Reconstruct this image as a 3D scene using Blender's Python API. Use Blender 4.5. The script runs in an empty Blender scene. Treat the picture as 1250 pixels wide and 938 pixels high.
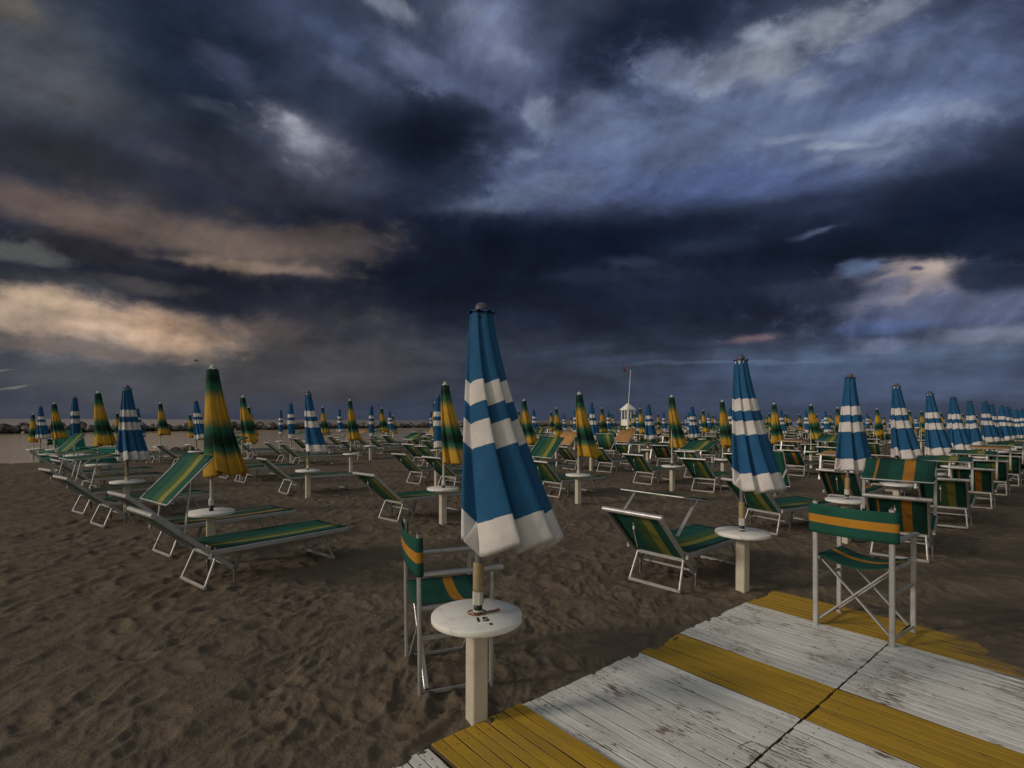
import bpy, bmesh, math, random
import numpy as np
from mathutils import Vector, Matrix

random.seed(7)
rng = np.random.default_rng(11)
S = bpy.context.scene
COL = S.collection
R = math.radians
CAMH, F, CX, HY = 1.5, 640.0, 625.0, 513.3      # metres / photo pixels, used only to read the layout
UX, UY = 0.743, 0.669                            # direction of the umbrella rows
NX, NY = -0.669, 0.743                           # across the rows, towards the sea
YAW = math.atan2(UY, UX)

def un(u, n):
    return (u*UX + n*NX, u*UY + n*NY)

def u_from_px(px, n):
    t = (px - CX)/F
    return (t*n*NY - n*NX)/(UX - t*UY)

# ------------------------------------------------------------------ helpers
class MB:
    """collects geometry for ONE mesh object"""
    def __init__(self):
        self.v = []; self.f = []; self.m = []; self.s = []; self.a = []
        self.mats = []
    def mi(self, mat):
        if mat not in self.mats: self.mats.append(mat)
        return self.mats.index(mat)
    def add(self, vs, fs, mat, smooth=False, attr=None):
        b = len(self.v); k = self.mi(mat)
        self.v.extend(tuple(p) for p in vs)
        self.a.extend(attr if attr is not None else [0.0]*len(vs))
        for f in fs:
            self.f.append(tuple(b+i for i in f)); self.m.append(k); self.s.append(smooth)
    def merge(self, o, M=None):
        b = len(self.v)
        self.v.extend([tuple(M @ Vector(p)) for p in o.v] if M else o.v)
        self.a.extend(o.a)
        for f, k, s in zip(o.f, o.m, o.s):
            self.f.append(tuple(b+i for i in f)); self.m.append(self.mi(o.mats[k])); self.s.append(s)
    def bar(self, p0, p1, w, h, mat, up=(0,0,1), ch=0.25):
        p0 = Vector(p0); p1 = Vector(p1); d = (p1-p0).normalized()
        up = Vector(up)
        if abs(d.dot(up)) > 0.98: up = Vector((1,0,0))
        x = d.cross(up).normalized(); y = x.cross(d).normalized()
        c = min(w, h)*ch; a, b = w/2, h/2
        pr = [(a,-b+c),(a,b-c),(a-c,b),(-a+c,b),(-a,b-c),(-a,-b+c),(-a+c,-b),(a-c,-b)]
        vs = [p0 + x*i + y*j for i, j in pr] + [p1 + x*i + y*j for i, j in pr]
        fs = [(i, (i+1) % 8, 8+(i+1) % 8, 8+i) for i in range(8)] + [tuple(range(7,-1,-1)), tuple(range(8,16))]
        self.add(vs, fs, mat)
    def tube(self, pts, r, mat, n=10, closed=False, cap=True):
        pts = [Vector(p) for p in pts]; N = len(pts); vs = []; fs = []
        rs = r if isinstance(r, (list, tuple)) else [r]*N
        ref = None
        for i, p in enumerate(pts):
            if closed: d = (pts[(i+1) % N]-pts[i-1]).normalized()
            elif i == 0: d = (pts[1]-p).normalized()
            elif i == N-1: d = (p-pts[i-1]).normalized()
            else: d = ((pts[i+1]-p).normalized()+(p-pts[i-1]).normalized()).normalized()
            if ref is None:
                ref = Vector((0,0,1)) if abs(d.z) < .9 else Vector((1,0,0))
            x = d.cross(ref).normalized(); y = x.cross(d).normalized(); ref = y
            for k in range(n):
                t = 2*math.pi*k/n
                vs.append(p + (x*math.cos(t)+y*math.sin(t))*rs[i])
        for i in range(N if closed else N-1):
            j = (i+1) % N
            for k in range(n):
                fs.append((i*n+k, i*n+(k+1) % n, j*n+(k+1) % n, j*n+k))
        self.add(vs, fs, mat, True)
        if cap and not closed:
            b = len(vs)
            self.add(vs[:n], [tuple(range(n-1,-1,-1))], mat); self.add(vs[-n:], [tuple(range(n))], mat)
    def lathe(self, prof, mat, n=24, at=(0,0,0), smooth=True):
        vs = []; fs = []
        for r, z in prof:
            for k in range(n):
                t = 2*math.pi*k/n
                vs.append((at[0]+r*math.cos(t), at[1]+r*math.sin(t), at[2]+z))
        for i in range(len(prof)-1):
            for k in range(n):
                fs.append((i*n+k, i*n+(k+1) % n, (i+1)*n+(k+1) % n, (i+1)*n+k))
        fs.append(tuple(range(n-1,-1,-1))); fs.append(tuple((len(prof)-1)*n+k for k in range(n)))
        self.add(vs, fs, mat, smooth)
    def sheet(self, pts, mat, attr=None, smooth=True, thick=0.0):
        """pts[i][j] grid; with thick, a closed cloth of two faces"""
        ni, nj = len(pts), len(pts[0])
        P = [Vector(p) for row in pts for p in row]
        A = [attr(i, j) for i in range(ni) for j in range(nj)] if attr else [0.0]*len(P)
        F_ = [(i*nj+j, i*nj+j+1, (i+1)*nj+j+1, (i+1)*nj+j) for i in range(ni-1) for j in range(nj-1)]
        if thick:
            n0 = (P[1]-P[0]).cross(P[nj]-P[0]).normalized()*thick
            L = len(P)
            Q = [p - n0 for p in P]
            E = [(i*nj) for i in range(ni)]
            fs = F_ + [tuple(L+k for k in reversed(f)) for f in F_]
            ring = [j for j in range(nj)] + [i*nj+nj-1 for i in range(1, ni)] + [(ni-1)*nj+j for j in range(nj-2,-1,-1)] + [i*nj for i in range(ni-2,0,-1)]
            for a, b in zip(ring, ring[1:]+ring[:1]):
                fs.append((b, a, L+a, L+b))
            self.add(P+Q, fs, mat, smooth, A+A)
        else:
            self.add(P, F_, mat, smooth, A)
    def mesh(self, name):
        me = bpy.data.meshes.new(name)
        me.from_pydata(self.v, [], self.f)
        for m in self.mats: me.materials.append(m)
        me.polygons.foreach_set('material_index', self.m)
        me.polygons.foreach_set('use_smooth', self.s)
        at = me.attributes.new('val', 'FLOAT', 'POINT')
        at.data.foreach_set('value', np.array(self.a, np.float32))
        me.update()
        return me

def obj(name, me, parent=None):
    if isinstance(me, MB): me = me.mesh(name)
    o = bpy.data.objects.new(name, me); COL.objects.link(o)
    if parent: o.parent = parent
    return o

def tag(o, label=None, cat=None, group=None, kind=None):
    if label: o['label'] = label
    if cat: o['category'] = cat
    if group: o['group'] = group
    if kind: o['kind'] = kind
    return o

def empty(name, loc=(0,0,0), rz=0):
    o = bpy.data.objects.new(name, None); COL.objects.link(o)
    o.location = loc; o.rotation_euler = (0,0,rz); o.empty_display_size = .1
    return o

def copy_tree(o, parent=None, kids=None):
    c = o.copy(); COL.objects.link(c)
    if parent: c.parent = parent
    for ch in o.children: copy_tree(ch, c)
    return c

# ------------------------------------------------------------------ materials
def srgb(r, g, b):
    f = lambda c: (c/255/12.92) if c/255 <= .04045 else ((c/255+.055)/1.055)**2.4
    return (f(r), f(g), f(b), 1)

class NT:
    def __init__(self, tree):
        self.t = tree; self.n = tree.nodes; self.l = tree.links
    def node(self, typ, **kw):
        n = self.n.new(typ)
        for k, v in kw.items(): setattr(n, k, v)
        return n
    def put(self, sock, v):
        if isinstance(v, bpy.types.NodeSocket): self.l.new(v, sock)
        elif v is not None: sock.default_value = v
    def math(self, op, a, b=None, c=None, clamp=False):
        n = self.node('ShaderNodeMath', operation=op, use_clamp=clamp)
        self.put(n.inputs[0], a)
        if b is not None: self.put(n.inputs[1], b)
        if c is not None: self.put(n.inputs[2], c)
        return n.outputs[0]
    def vmath(self, op, a, b=None, c=None, scale=None):
        n = self.node('ShaderNodeVectorMath', operation=op)
        self.put(n.inputs[0], a)
        if b is not None: self.put(n.inputs[1], b)
        if c is not None: self.put(n.inputs[2], c)
        if scale is not None: self.put(n.inputs['Scale'], scale)
        return n.outputs['Value'] if op in ('DOT_PRODUCT','LENGTH','DISTANCE') else n.outputs[0]
    def mix(self, fac, a, b, blend='MIX'):
        n = self.node('ShaderNodeMix', data_type='RGBA', blend_type=blend)
        self.put(n.inputs[0], fac); self.put(n.inputs[6], a); self.put(n.inputs[7], b)
        return n.outputs[2]
    def noise(self, vec, scale, detail=4, rough=.5, dist=0.0):
        n = self.node('ShaderNodeTexNoise')
        if vec is not None: self.l.new(vec, n.inputs['Vector'])
        n.inputs['Scale'].default_value = scale; n.inputs['Detail'].default_value = detail
        n.inputs['Roughness'].default_value = rough; n.inputs['Distortion'].default_value = dist
        return n
    def ramp(self, fac, stops, interp='LINEAR'):
        n = self.node('ShaderNodeValToRGB'); self.put(n.inputs[0], fac)
        cr = n.color_ramp; cr.interpolation = interp
        while len(cr.elements) > 1: cr.elements.remove(cr.elements[-1])
        cr.elements[0].position = stops[0][0]; cr.elements[0].color = stops[0][1]
        for p, c in stops[1:]:
            e = cr.elements.new(p); e.color = c
        return n.outputs[0]
    def maprange(self, v, a, b, c=0.0, d=1.0, smooth=True):
        n = self.node('ShaderNodeMapRange')
        n.interpolation_type = 'SMOOTHSTEP' if smooth else 'LINEAR'
        self.put(n.inputs[0], v)
        for i, x in enumerate((a, b, c, d)): n.inputs[1+i].default_value = x
        return n.outputs[0]
    def sep(self, v):
        n = self.node('ShaderNodeSeparateXYZ'); self.l.new(v, n.inputs[0]); return n.outputs
    def comb(self, x, y, z=0.0):
        n = self.node('ShaderNodeCombineXYZ')
        for i, q in enumerate((x, y, z)): self.put(n.inputs[i], q)
        return n.outputs[0]

def material(name, rough=.6, metal=0.0, spec=.5):
    m = bpy.data.materials.new(name); m.use_nodes = True
    t = NT(m.node_tree)
    bs = t.n['Principled BSDF']
    bs.inputs['Roughness'].default_value = rough; bs.inputs['Metallic'].default_value = metal
    bs.inputs['Specular IOR Level'].default_value = spec
    return m, t, bs

def bump(t, bs, h, strength=.3, dist=.01):
    b = t.node('ShaderNodeBump'); b.inputs['Strength'].default_value = strength; b.inputs['Distance'].default_value = dist
    t.l.new(h, b.inputs['Height']); t.l.new(b.outputs[0], bs.inputs['Normal'])

def worn(name, c1, c2, scale=9, rough=.5, metal=0.0, lo=.45, hi=.75, bstr=.15, spec=.4):
    m, t, bs = material(name, rough, metal, spec)
    tc = t.node('ShaderNodeTexCoord').outputs['Object']
    n = t.noise(tc, scale, 6, .65)
    f = t.maprange(n.outputs[0], lo, hi)
    t.l.new(t.mix(f, c1, c2), bs.inputs['Base Color'])
    n2 = t.noise(tc, scale*9, 3)
    t.l.new(t.maprange(n2.outputs[0], .2, .8, max(rough-.12, .05), rough+.15), bs.inputs['Roughness'])
    bump(t, bs, n2.outputs[0], bstr, .002)
    return m

M = {}
M['alu'] = worn('brushed_aluminium', (.50,.49,.47,1), (.36,.35,.33,1), 14, .42, .55)
M['alu_dark'] = worn('dull_grey_metal', (.20,.19,.18,1), (.12,.115,.11,1), 14, .5, .4)
M['white'] = worn('white_paint', (.80,.78,.72,1), (.50,.47,.41,1), 11, .5, 0, .50, .80)
M['cream'] = worn('cream_painted_post', (.56,.50,.40,1), (.40,.34,.26,1), 7, .55, 0, .45, .8)
M['cap_grey'] = worn('grey_plastic', (.09,.09,.11,1), (.05,.05,.06,1), 30, .5)
M['black'] = worn('black_rubber', (.012,.012,.013,1), (.03,.03,.03,1), 30, .45)
M['wood'] = worn('pale_wood_sleeve', (.34,.25,.13,1), (.22,.15,.075,1), 40, .6)
M['plastic'] = worn('off_white_plastic', (.52,.50,.44,1), (.38,.36,.31,1), 30, .45)
M['strap'] = worn('orange_strap', (.26,.085,.022,1), (.16,.05,.015,1), 40, .6)
M['teal'] = worn('teal_fibreglass', (.02,.21,.155,1), (.03,.16,.12,1), 4, .3)
M['blue_trim'] = worn('blue_trim', (.018,.06,.15,1), (.012,.04,.1,1), 30, .7)
M['red'] = worn('red_flag_cloth', (.22,.01,.015,1), (.14,.008,.012,1), 8, .8)
M['brown'] = worn('brown_board', (.10,.065,.035,1), (.06,.04,.022,1), 8, .7)
M['bird'] = worn('grey_feathers', (.05,.05,.055,1), (.03,.03,.033,1), 8, .8)
M['facade'] = worn('distant_facade', (.22,.18,.16,1), (.16,.13,.12,1), .3, .8)
M['pane'] = worn('dark_window', (.03,.035,.045,1), (.02,.022,.03,1), 3, .2)
M['mark'] = worn('black_stencil_paint', (.012,.012,.012,1), (.03,.03,.03,1), 60, .6)
M['cordw'] = worn('blue_grey_string', (.16,.19,.26,1), (.11,.13,.18,1), 60, .7)

def cloth(name, stops, interp, sheen=.0, trans=.0):
    m, t, bs = material(name, .82, 0, .2)
    at = t.node('ShaderNodeAttribute', attribute_name='val')
    tc = t.node('ShaderNodeTexCoord').outputs['Object']
    wob = t.noise(tc, 16, 3, .6)
    v = t.math('ADD', at.outputs['Fac'], t.math('MULTIPLY', t.math('SUBTRACT', wob.outputs[0], .5), .012))
    c = t.ramp(v, stops, interp)
    fade = t.noise(tc, 5, 5, .6)
    oi = t.node('ShaderNodeObjectInfo')
    k = t.math('ADD', t.maprange(fade.outputs[0], .3, .7, .84, 1.1), t.math('MULTIPLY', t.math('SUBTRACT', oi.outputs['Random'], .5), .22))
    sc = t.vmath('SCALE', c, scale=k)
    t.l.new(sc, bs.inputs['Base Color'])
    wv = t.noise(t.vmath('MULTIPLY', tc, (1,1,.35)), 60, 4, .6)
    cr = t.noise(t.vmath('MULTIPLY', t.vmath('ADD', tc, t.vmath('SCALE', wob.outputs['Color'], scale=.05)), (1,1,.28)), 15, 4, .55)
    bump(t, bs, t.math('ADD', t.math('MULTIPLY', wv.outputs[0], .12), t.math('MULTIPLY', cr.outputs[0], .9)), .55, .012)
    return m

BL = (.017,.090,.200,1); WH = (.60,.565,.54,1)
M['blue_canopy'] = cloth('blue_white_canvas', [(0,BL),(.30,WH),(.392,BL),(.47,WH),(.578,BL),(.868,WH)], 'CONSTANT')
GD = (.012,.06,.038,1); GG = (.022,.105,.06,1); GB = (.008,.03,.022,1); YE = (.47,.27,.032,1)
M['green_canopy'] = cloth('green_yellow_canvas', [(0,GD),(.09,GB),(.17,GG),(.32,YE),(.45,YE),(.575,GG),(.66,GB),(.71,GB),(.765,GG),(.86,YE),(1,(.44,.25,.03,1))], 'EASE')
G1 = (.012,.070,.049,1); G2 = (.016,.092,.066,1); OL = (.055,.105,.036,1); YS = (.215,.205,.045,1); OR = (.36,.155,.022,1); GK=(.010,.052,.038,1)
M['stripe_yellow'] = cloth('green_yellow_stripe', [(0,G1),(.10,GK),(.16,G2),(.30,G1),(.36,G2),(.48,OL),(.58,OL),(.61,YS),(.74,YS),(.76,G1),(.90,G2),(.95,GK)], 'LINEAR')
M['stripe_orange'] = cloth('green_orange_stripe', [(0,G1),(.17,OR),(.205,GK),(.36,G1),(.57,OR),(.72,G1),(.88,GK)], 'CONSTANT')
M['tan'] = cloth('tan_canvas', [(0,(.40,.22,.085,1)),(1,(.36,.19,.07,1))], 'LINEAR')
M['chair_cloth'] = cloth('green_orange_chair_cloth', [(0,(.012,.072,.052,1)),(.36,(.42,.19,.02,1)),(.64,(.012,.072,.052,1))], 'CONSTANT')

# painted boards: worn along the slat (object x = along the slat)
def boards(name, c1, c2, wear_lo, wear_hi, bare):
    m, t, bs = material(name, .6, 0, .35)
    geo = t.node('ShaderNodeTexCoord').outputs['Object']
    oi = t.node('ShaderNodeObjectInfo')
    p = t.vmath('ADD', geo, t.comb(t.math('MULTIPLY', oi.outputs['Random'], 17.0), t.math('MULTIPLY', oi.outputs['Random'], 29.0), 0.0))
    big = t.noise(p, 3.2, 4, .6)
    fine = t.noise(t.vmath('MULTIPLY', p, (14, 75, 14)), 1, 6, .72, .4)
    w = t.math('ADD', t.math('MULTIPLY', big.outputs[0], .46), t.math('MULTIPLY', fine.outputs[0], .70))
    wear = t.maprange(w, wear_lo, wear_hi)
    speck = t.noise(p, 95, 3, .6)
    sp = t.maprange(speck.outputs[0], .68, .74)
    at = t.node('ShaderNodeAttribute', attribute_name='val')
    base = t.mix(t.maprange(t.noise(t.vmath('MULTIPLY', p, (2.5, 22, 2)), 1, 5, .6).outputs[0], .35, .7), c1, c2)
    base = t.vmath('SCALE', base, scale=t.math('ADD', .86, t.math('MULTIPLY', t.math('MAXIMUM', at.outputs['Fac'], 0.0), .22)))
    groove = t.maprange(at.outputs['Fac'], -.05, -.7, 0, .92)
    c = t.mix(t.math('MAXIMUM', wear, t.math('MULTIPLY', sp, .6)), base, bare)
    dust = t.maprange(t.noise(p, 1.7, 5, .65).outputs[0], .48, .75, 0, .26)
    c = t.mix(dust, c, (.15,.118,.088,1))
    c = t.mix(groove, c, (.06,.047,.036,1))
    wp = t.node('ShaderNodeNewGeometry').outputs['Position']
    sx = t.vmath('DOT_PRODUCT', wp, (.767,.641,0)); tx = t.vmath('DOT_PRODUCT', wp, (-.641,.767,0))
    near_end = t.math('SUBTRACT', t.math('MULTIPLY', t.math('SUBTRACT', sx, 3.35), .62), t.math('MULTIPLY', t.math('SUBTRACT', tx, .38), 1.05))
    blown = t.math('ADD', near_end, t.math('MULTIPLY', t.math('SUBTRACT', t.noise(t.vmath('MULTIPLY', p, (4, 26, 4)), 1, 7, .7).outputs[0], .5), 1.9))
    c = t.mix(t.maprange(blown, .18, .62, 0, .95), c, (.115,.090,.066,1))
    t.l.new(c, bs.inputs['Base Color'])
    h = t.math('SUBTRACT', t.math('MULTIPLY', fine.outputs[0], .4), wear)
    bump(t, bs, h, .35, .003)
    return m
M['board_white'] = boards('worn_white_boards', (.82,.81,.76,1), (.66,.64,.59,1), 0.615, .715, (.17,.105,.06,1))
M['board_yellow'] = boards('yellow_boards', (.50,.305,.022,1), (.40,.235,.018,1), 0.68, .78, (.11,.065,.022,1))

# sand
def sand_material():
    m, t, bs = material('beach_sand', .95, 0, .12)
    pos = t.node('ShaderNodeNewGeometry').outputs['Position']
    n1 = t.noise(pos, .55, 5, .6); n2 = t.noise(pos, 7, 6, .65); n3 = t.noise(pos, 420, 2, .6); n4 = t.noise(pos, 60, 4, .65)
    c = t.mix(t.maprange(n1.outputs[0], .35, .66), (.152,.119,.085,1), (.120,.094,.067,1))
    c = t.mix(t.maprange(n2.outputs[0], .38, .66), c, (.172,.135,.098,1))
    c = t.mix(t.maprange(n4.outputs[0], .35, .75, 0, .5), c, (.085,.068,.052,1))
    c = t.mix(t.maprange(n3.outputs[0], .55, .72, 0, .55), c, (.22,.17,.13,1))
    # shell bits and dry weed scraps
    v = t.node('ShaderNodeTexVoronoi'); v.inputs['Scale'].default_value = 9; t.l.new(pos, v.inputs['Vector'])
    vs = t.sep(v.outputs['Color'])
    bit = t.math('MULTIPLY', t.math('LESS_THAN', v.outputs['Distance'], .045), t.math('GREATER_THAN', vs[0], .86))
    c = t.mix(bit, c, (.34,.30,.26,1))
    bit2 = t.math('MULTIPLY', t.math('LESS_THAN', v.outputs['Distance'], .08), t.math('LESS_THAN', vs[0], .10))
    c = t.mix(t.math('MULTIPLY', bit2, .7), c, (.035,.026,.02,1))
    # wet near the water line
    z = t.sep(pos)[2]
    wet = t.maprange(z, -.15, -.02, 1, 0)
    c = t.mix(t.math('MULTIPLY', wet, .6), c, (.045,.034,.026,1))
    t.l.new(c, bs.inputs['Base Color'])
    t.l.new(t.maprange(wet, 0, 1, .95, .35, False), bs.inputs['Roughness'])
    h = t.math('ADD', t.math('MULTIPLY', n4.outputs[0], 1.0), t.math('MULTIPLY', n3.outputs[0], .25))
    h = t.math('ADD', h, t.math('MULTIPLY', n2.outputs[0], 2.0))
    bump(t, bs, h, .65, .014)
    return m
M['sand'] = sand_material()

def sea_material():
    m, t, bs = material('sea_water', .12, 0, .5)
    pos = t.node('ShaderNodeNewGeometry').outputs['Position']
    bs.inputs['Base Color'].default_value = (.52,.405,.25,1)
    a = t.noise(t.vmath('MULTIPLY', pos, (.35,1,1)), .9, 5, .6); b = t.noise(pos, 4.5, 4, .6)
    h = t.math('ADD', t.math('MULTIPLY', a.outputs[0], 1.0), t.math('MULTIPLY', b.outputs[0], .3))
    bump(t, bs, h, .30, .16)
    return m
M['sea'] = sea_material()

def rock_material():
    m, t, bs = material('breakwater_rock', .9, 0, .2)
    tc = t.node('ShaderNodeTexCoord').outputs['Object']
    oi = t.node('ShaderNodeObjectInfo')
    n = t.noise(tc, 2.2, 7, .65)
    c = t.mix(t.maprange(n.outputs[0], .35, .7), (.045,.043,.04,1), (.27,.25,.225,1))
    c = t.vmath('SCALE', c, scale=t.maprange(oi.outputs['Random'], 0, 1, .55, 1.35, False))
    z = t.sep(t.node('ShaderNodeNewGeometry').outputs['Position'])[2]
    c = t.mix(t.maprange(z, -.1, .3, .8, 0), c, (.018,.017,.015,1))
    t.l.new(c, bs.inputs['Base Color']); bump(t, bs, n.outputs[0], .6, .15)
    return m
M['rock'] = rock_material()

# ------------------------------------------------------------------ sand
_perm = rng.permutation(4096)
_ang = rng.random(4096)*2*math.pi
_gx, _gy = np.cos(_ang), np.sin(_ang)
def perlin(x, y, seed=0):
    xi = np.floor(x).astype(np.int64); yi = np.floor(y).astype(np.int64)
    xf = x-xi; yf = y-yi
    u = xf*xf*xf*(xf*(xf*6-15)+10); v = yf*yf*yf*(yf*(yf*6-15)+10)
    def g(ix, iy, dx, dy):
        h = _perm[(_perm[(ix+seed*131) & 4095]+iy) & 4095]
        return _gx[h]*dx+_gy[h]*dy
    a = g(xi, yi, xf, yf); b = g(xi+1, yi, xf-1, yf); c = g(xi, yi+1, xf, yf-1); d = g(xi+1, yi+1, xf-1, yf-1)
    return (a+u*(b-a))+v*((c+u*(d-c))-(a+u*(b-a)))

D1 = np.array((-.641,.767)); D2 = np.array((.767,.641))      # along the slats / along the boardwalk
POSTS = [un(1.6,2.02), un(4.52,2.02), un(7.37,2.02), un(1.29,6.1), un(4.08,6.1), un(6.87,6.1), un(9.7,6.1), un(1.0,9.9), un(3.8,9.9)]
def shore_base(x, y):
    n = x*NX+y*NY; u = x*UX+y*UY
    w = n + .7*perlin(x*.11, y*.11, 9) + 1.6*np.exp(-((u-0)/6.0)**2)
    t = np.clip((w-23.5)/9.0, 0, 1)
    return -.34*t*t*(3-2*t) - np.clip((w-34)/60, 0, 1)*1.2

def sand_h(x, y):
    r = np.sqrt(x*x+y*y)
    h = shore_base(x, y)
    fade = np.clip(1.25-r/80, .25, 1)
    wx = x+.22*perlin(x*1.7, y*1.7, 1); wy = y+.22*perlin(x*1.7, y*1.7, 2)
    a = wx*.38+wy*.925; b = -wx*.925+wy*.38                    # drifts run away to the right
    rel = .024*perlin(x*.8, y*.8, 3)
    rid = 1-np.abs(perlin(a*1.7, b*3.4, 4))*2.1
    rel += .022*rid*np.abs(rid)
    m2 = .45+.9*np.clip(perlin(x*.9+7, y*.9, 21)+.45, 0, 1)
    rid2 = 1-np.abs(perlin(a*3.6+3, b*7.4, 5))*2.0
    rel += .0160*rid2*m2
    rid3 = 1-np.abs(perlin(a*8.1+3, b*15.5, 15))*2.0
    rel += .0088*rid3*m2
    rel += .0058*perlin(x*17, y*17, 6)+.0030*perlin(x*39, y*39, 16)
    # footprints
    cs = .26
    gx = np.floor(x/cs).astype(np.int64); gy = np.floor(y/cs).astype(np.int64)
    near = r < 26
    xs, ys, gxs, gys = x[near], y[near], gx[near], gy[near]
    dent = np.zeros(xs.shape)
    for i in (-1,0,1):
        for j in (-1,0,1):
            hx, hy = gxs+i, gys+j
            k = _perm[(_perm[hx & 4095]+hy) & 4095]
            px = (hx+(_perm[(k+11) & 4095]/4096))*cs; py = (hy+(_perm[(k+29) & 4095]/4096))*cs
            an = _ang[(k+57) & 4095]; ca, sa = np.cos(an), np.sin(an)
            dx, dy = xs-px, ys-py
            q = np.sqrt(((dx*ca+dy*sa)/.115)**2+((-dx*sa+dy*ca)/.055)**2)
            dep = (_perm[(k+83) & 4095]/4096); dep = np.where(dep > .40, .003+.013*dep, 0)
            dent += -dep*np.exp(-q**3*.8)+dep*.42*np.exp(-((q-1.35)/.33)**2)
    rel[near] += dent
    h = h+rel*fade
    for px, py in POSTS:                                        # sand heaped round the table posts
        q2 = ((x-px)**2+(y-py)**2)/.13**2
        k = q2 < 9
        if k.any(): h[k] += (.010 if py < 3 else .022)*np.exp(-q2[k])*(1+.6*perlin(x[k]*9, y[k]*9, 12))
    # boardwalk: the sand lies under it, drifts over its far right end
    s = x*D2[0]+y*D2[1]; tt = x*D1[0]+y*D1[1]
    ins = np.clip((tt+1.2)/.02, 0, 1)*np.clip((2.02+.03*perlin(s*4, s*0+.5, 7)-tt)/.10, 0, 1)*np.clip((4.72-s)/.10, 0, 1)
    lim = -.012+0*s
    drift = np.clip((s-3.6)/1.3, 0, 1)*np.clip((.95-tt)/.75, 0, 1)
    drift = np.clip(drift+(.5*perlin(x*3.1, y*3.1, 8)+.30*perlin(x*11, y*11, 18))*drift, 0, 1)
    lim = lim + .075*drift
    hh = np.where(ins > 0, h*(1-ins)+np.minimum(h*.35+lim, lim+.012)*ins, h)
    return hh

def build_sand():
    fine = np.linspace(R(-62), R(62), 900)
    back = np.linspace(R(62), R(298), 60)[1:-1]
    ang = np.concatenate([fine, back]); NA = len(ang)
    rad = np.concatenate([[.25,.5,.8], np.geomspace(1.0, 14, 560)[:-1], np.geomspace(14, 60, 230)[:-1], np.geomspace(60, 4000, 26)])
    NR = len(rad)
    A, Rr = np.meshgrid(ang, rad)
    x = (Rr*np.sin(A)).ravel(); y = (Rr*np.cos(A)).ravel()
    z = sand_h(x, y)
    far = np.sqrt(x*x+y*y) > 70
    n = x*NX+y*NY
    z = np.where(far & (n < 20), np.clip(z, -.05, .05), z)
    co = np.stack([x, y, z], 1)
    co = np.vstack([co, [[0,0,float(z[:NA].mean())]]])
    i = np.arange(NR-1)[:,None]*NA; j = np.arange(NA)[None,:]; j2 = (j+1) % NA
    q = np.stack([i+j, i+NA+j, i+NA+j2, i+j2], -1).reshape(-1,4)[:, ::-1]
    c = len(co)-1
    tri = np.stack([np.full(NA, c), (np.arange(NA)+1) % NA, np.arange(NA)], 1)
    me = bpy.data.meshes.new('sand')
    me.vertices.add(len(co)); me.vertices.foreach_set('co', co.astype(np.float32).ravel())
    nl = q.size+tri.size
    me.loops.add(nl); me.loops.foreach_set('vertex_index', np.concatenate([q.ravel(), tri.ravel()]).astype(np.int32))
    me.polygons.add(len(q)+len(tri))
    st = np.concatenate([np.arange(len(q))*4, q.size+np.arange(len(tri))*3])
    me.polygons.foreach_set('loop_start', st.astype(np.int32))
    me.polygons.foreach_set('use_smooth', np.ones(len(st), bool))
    me.update(calc_edges=True); me.validate()
    me.materials.append(M['sand'])
    o = obj('sand', me); tag(o, kind='structure', label='brown trodden beach sand'); return o
build_sand()

def ground(x, y):
    return float(sand_h(np.array([x]), np.array([y]))[0])
def ground_flat(x, y):
    return float(shore_base(np.array([x]), np.array([y]))[0])

SEA_Z = -.17
b = MB()
c0 = un(0, 18)
far = 7000
pts = []
for n in (14, 40, 120, 400, 1500, far):
    row = []
    for u in (-far, -400, -60, 0, 60, 200, 800, far):
        X, Y = un(u, n); row.append((X, Y, SEA_Z))
    pts.append(row)
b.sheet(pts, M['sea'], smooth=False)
tag(obj('sea', b), 'calm grey sea between the beach and the horizon', kind='structure')

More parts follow.
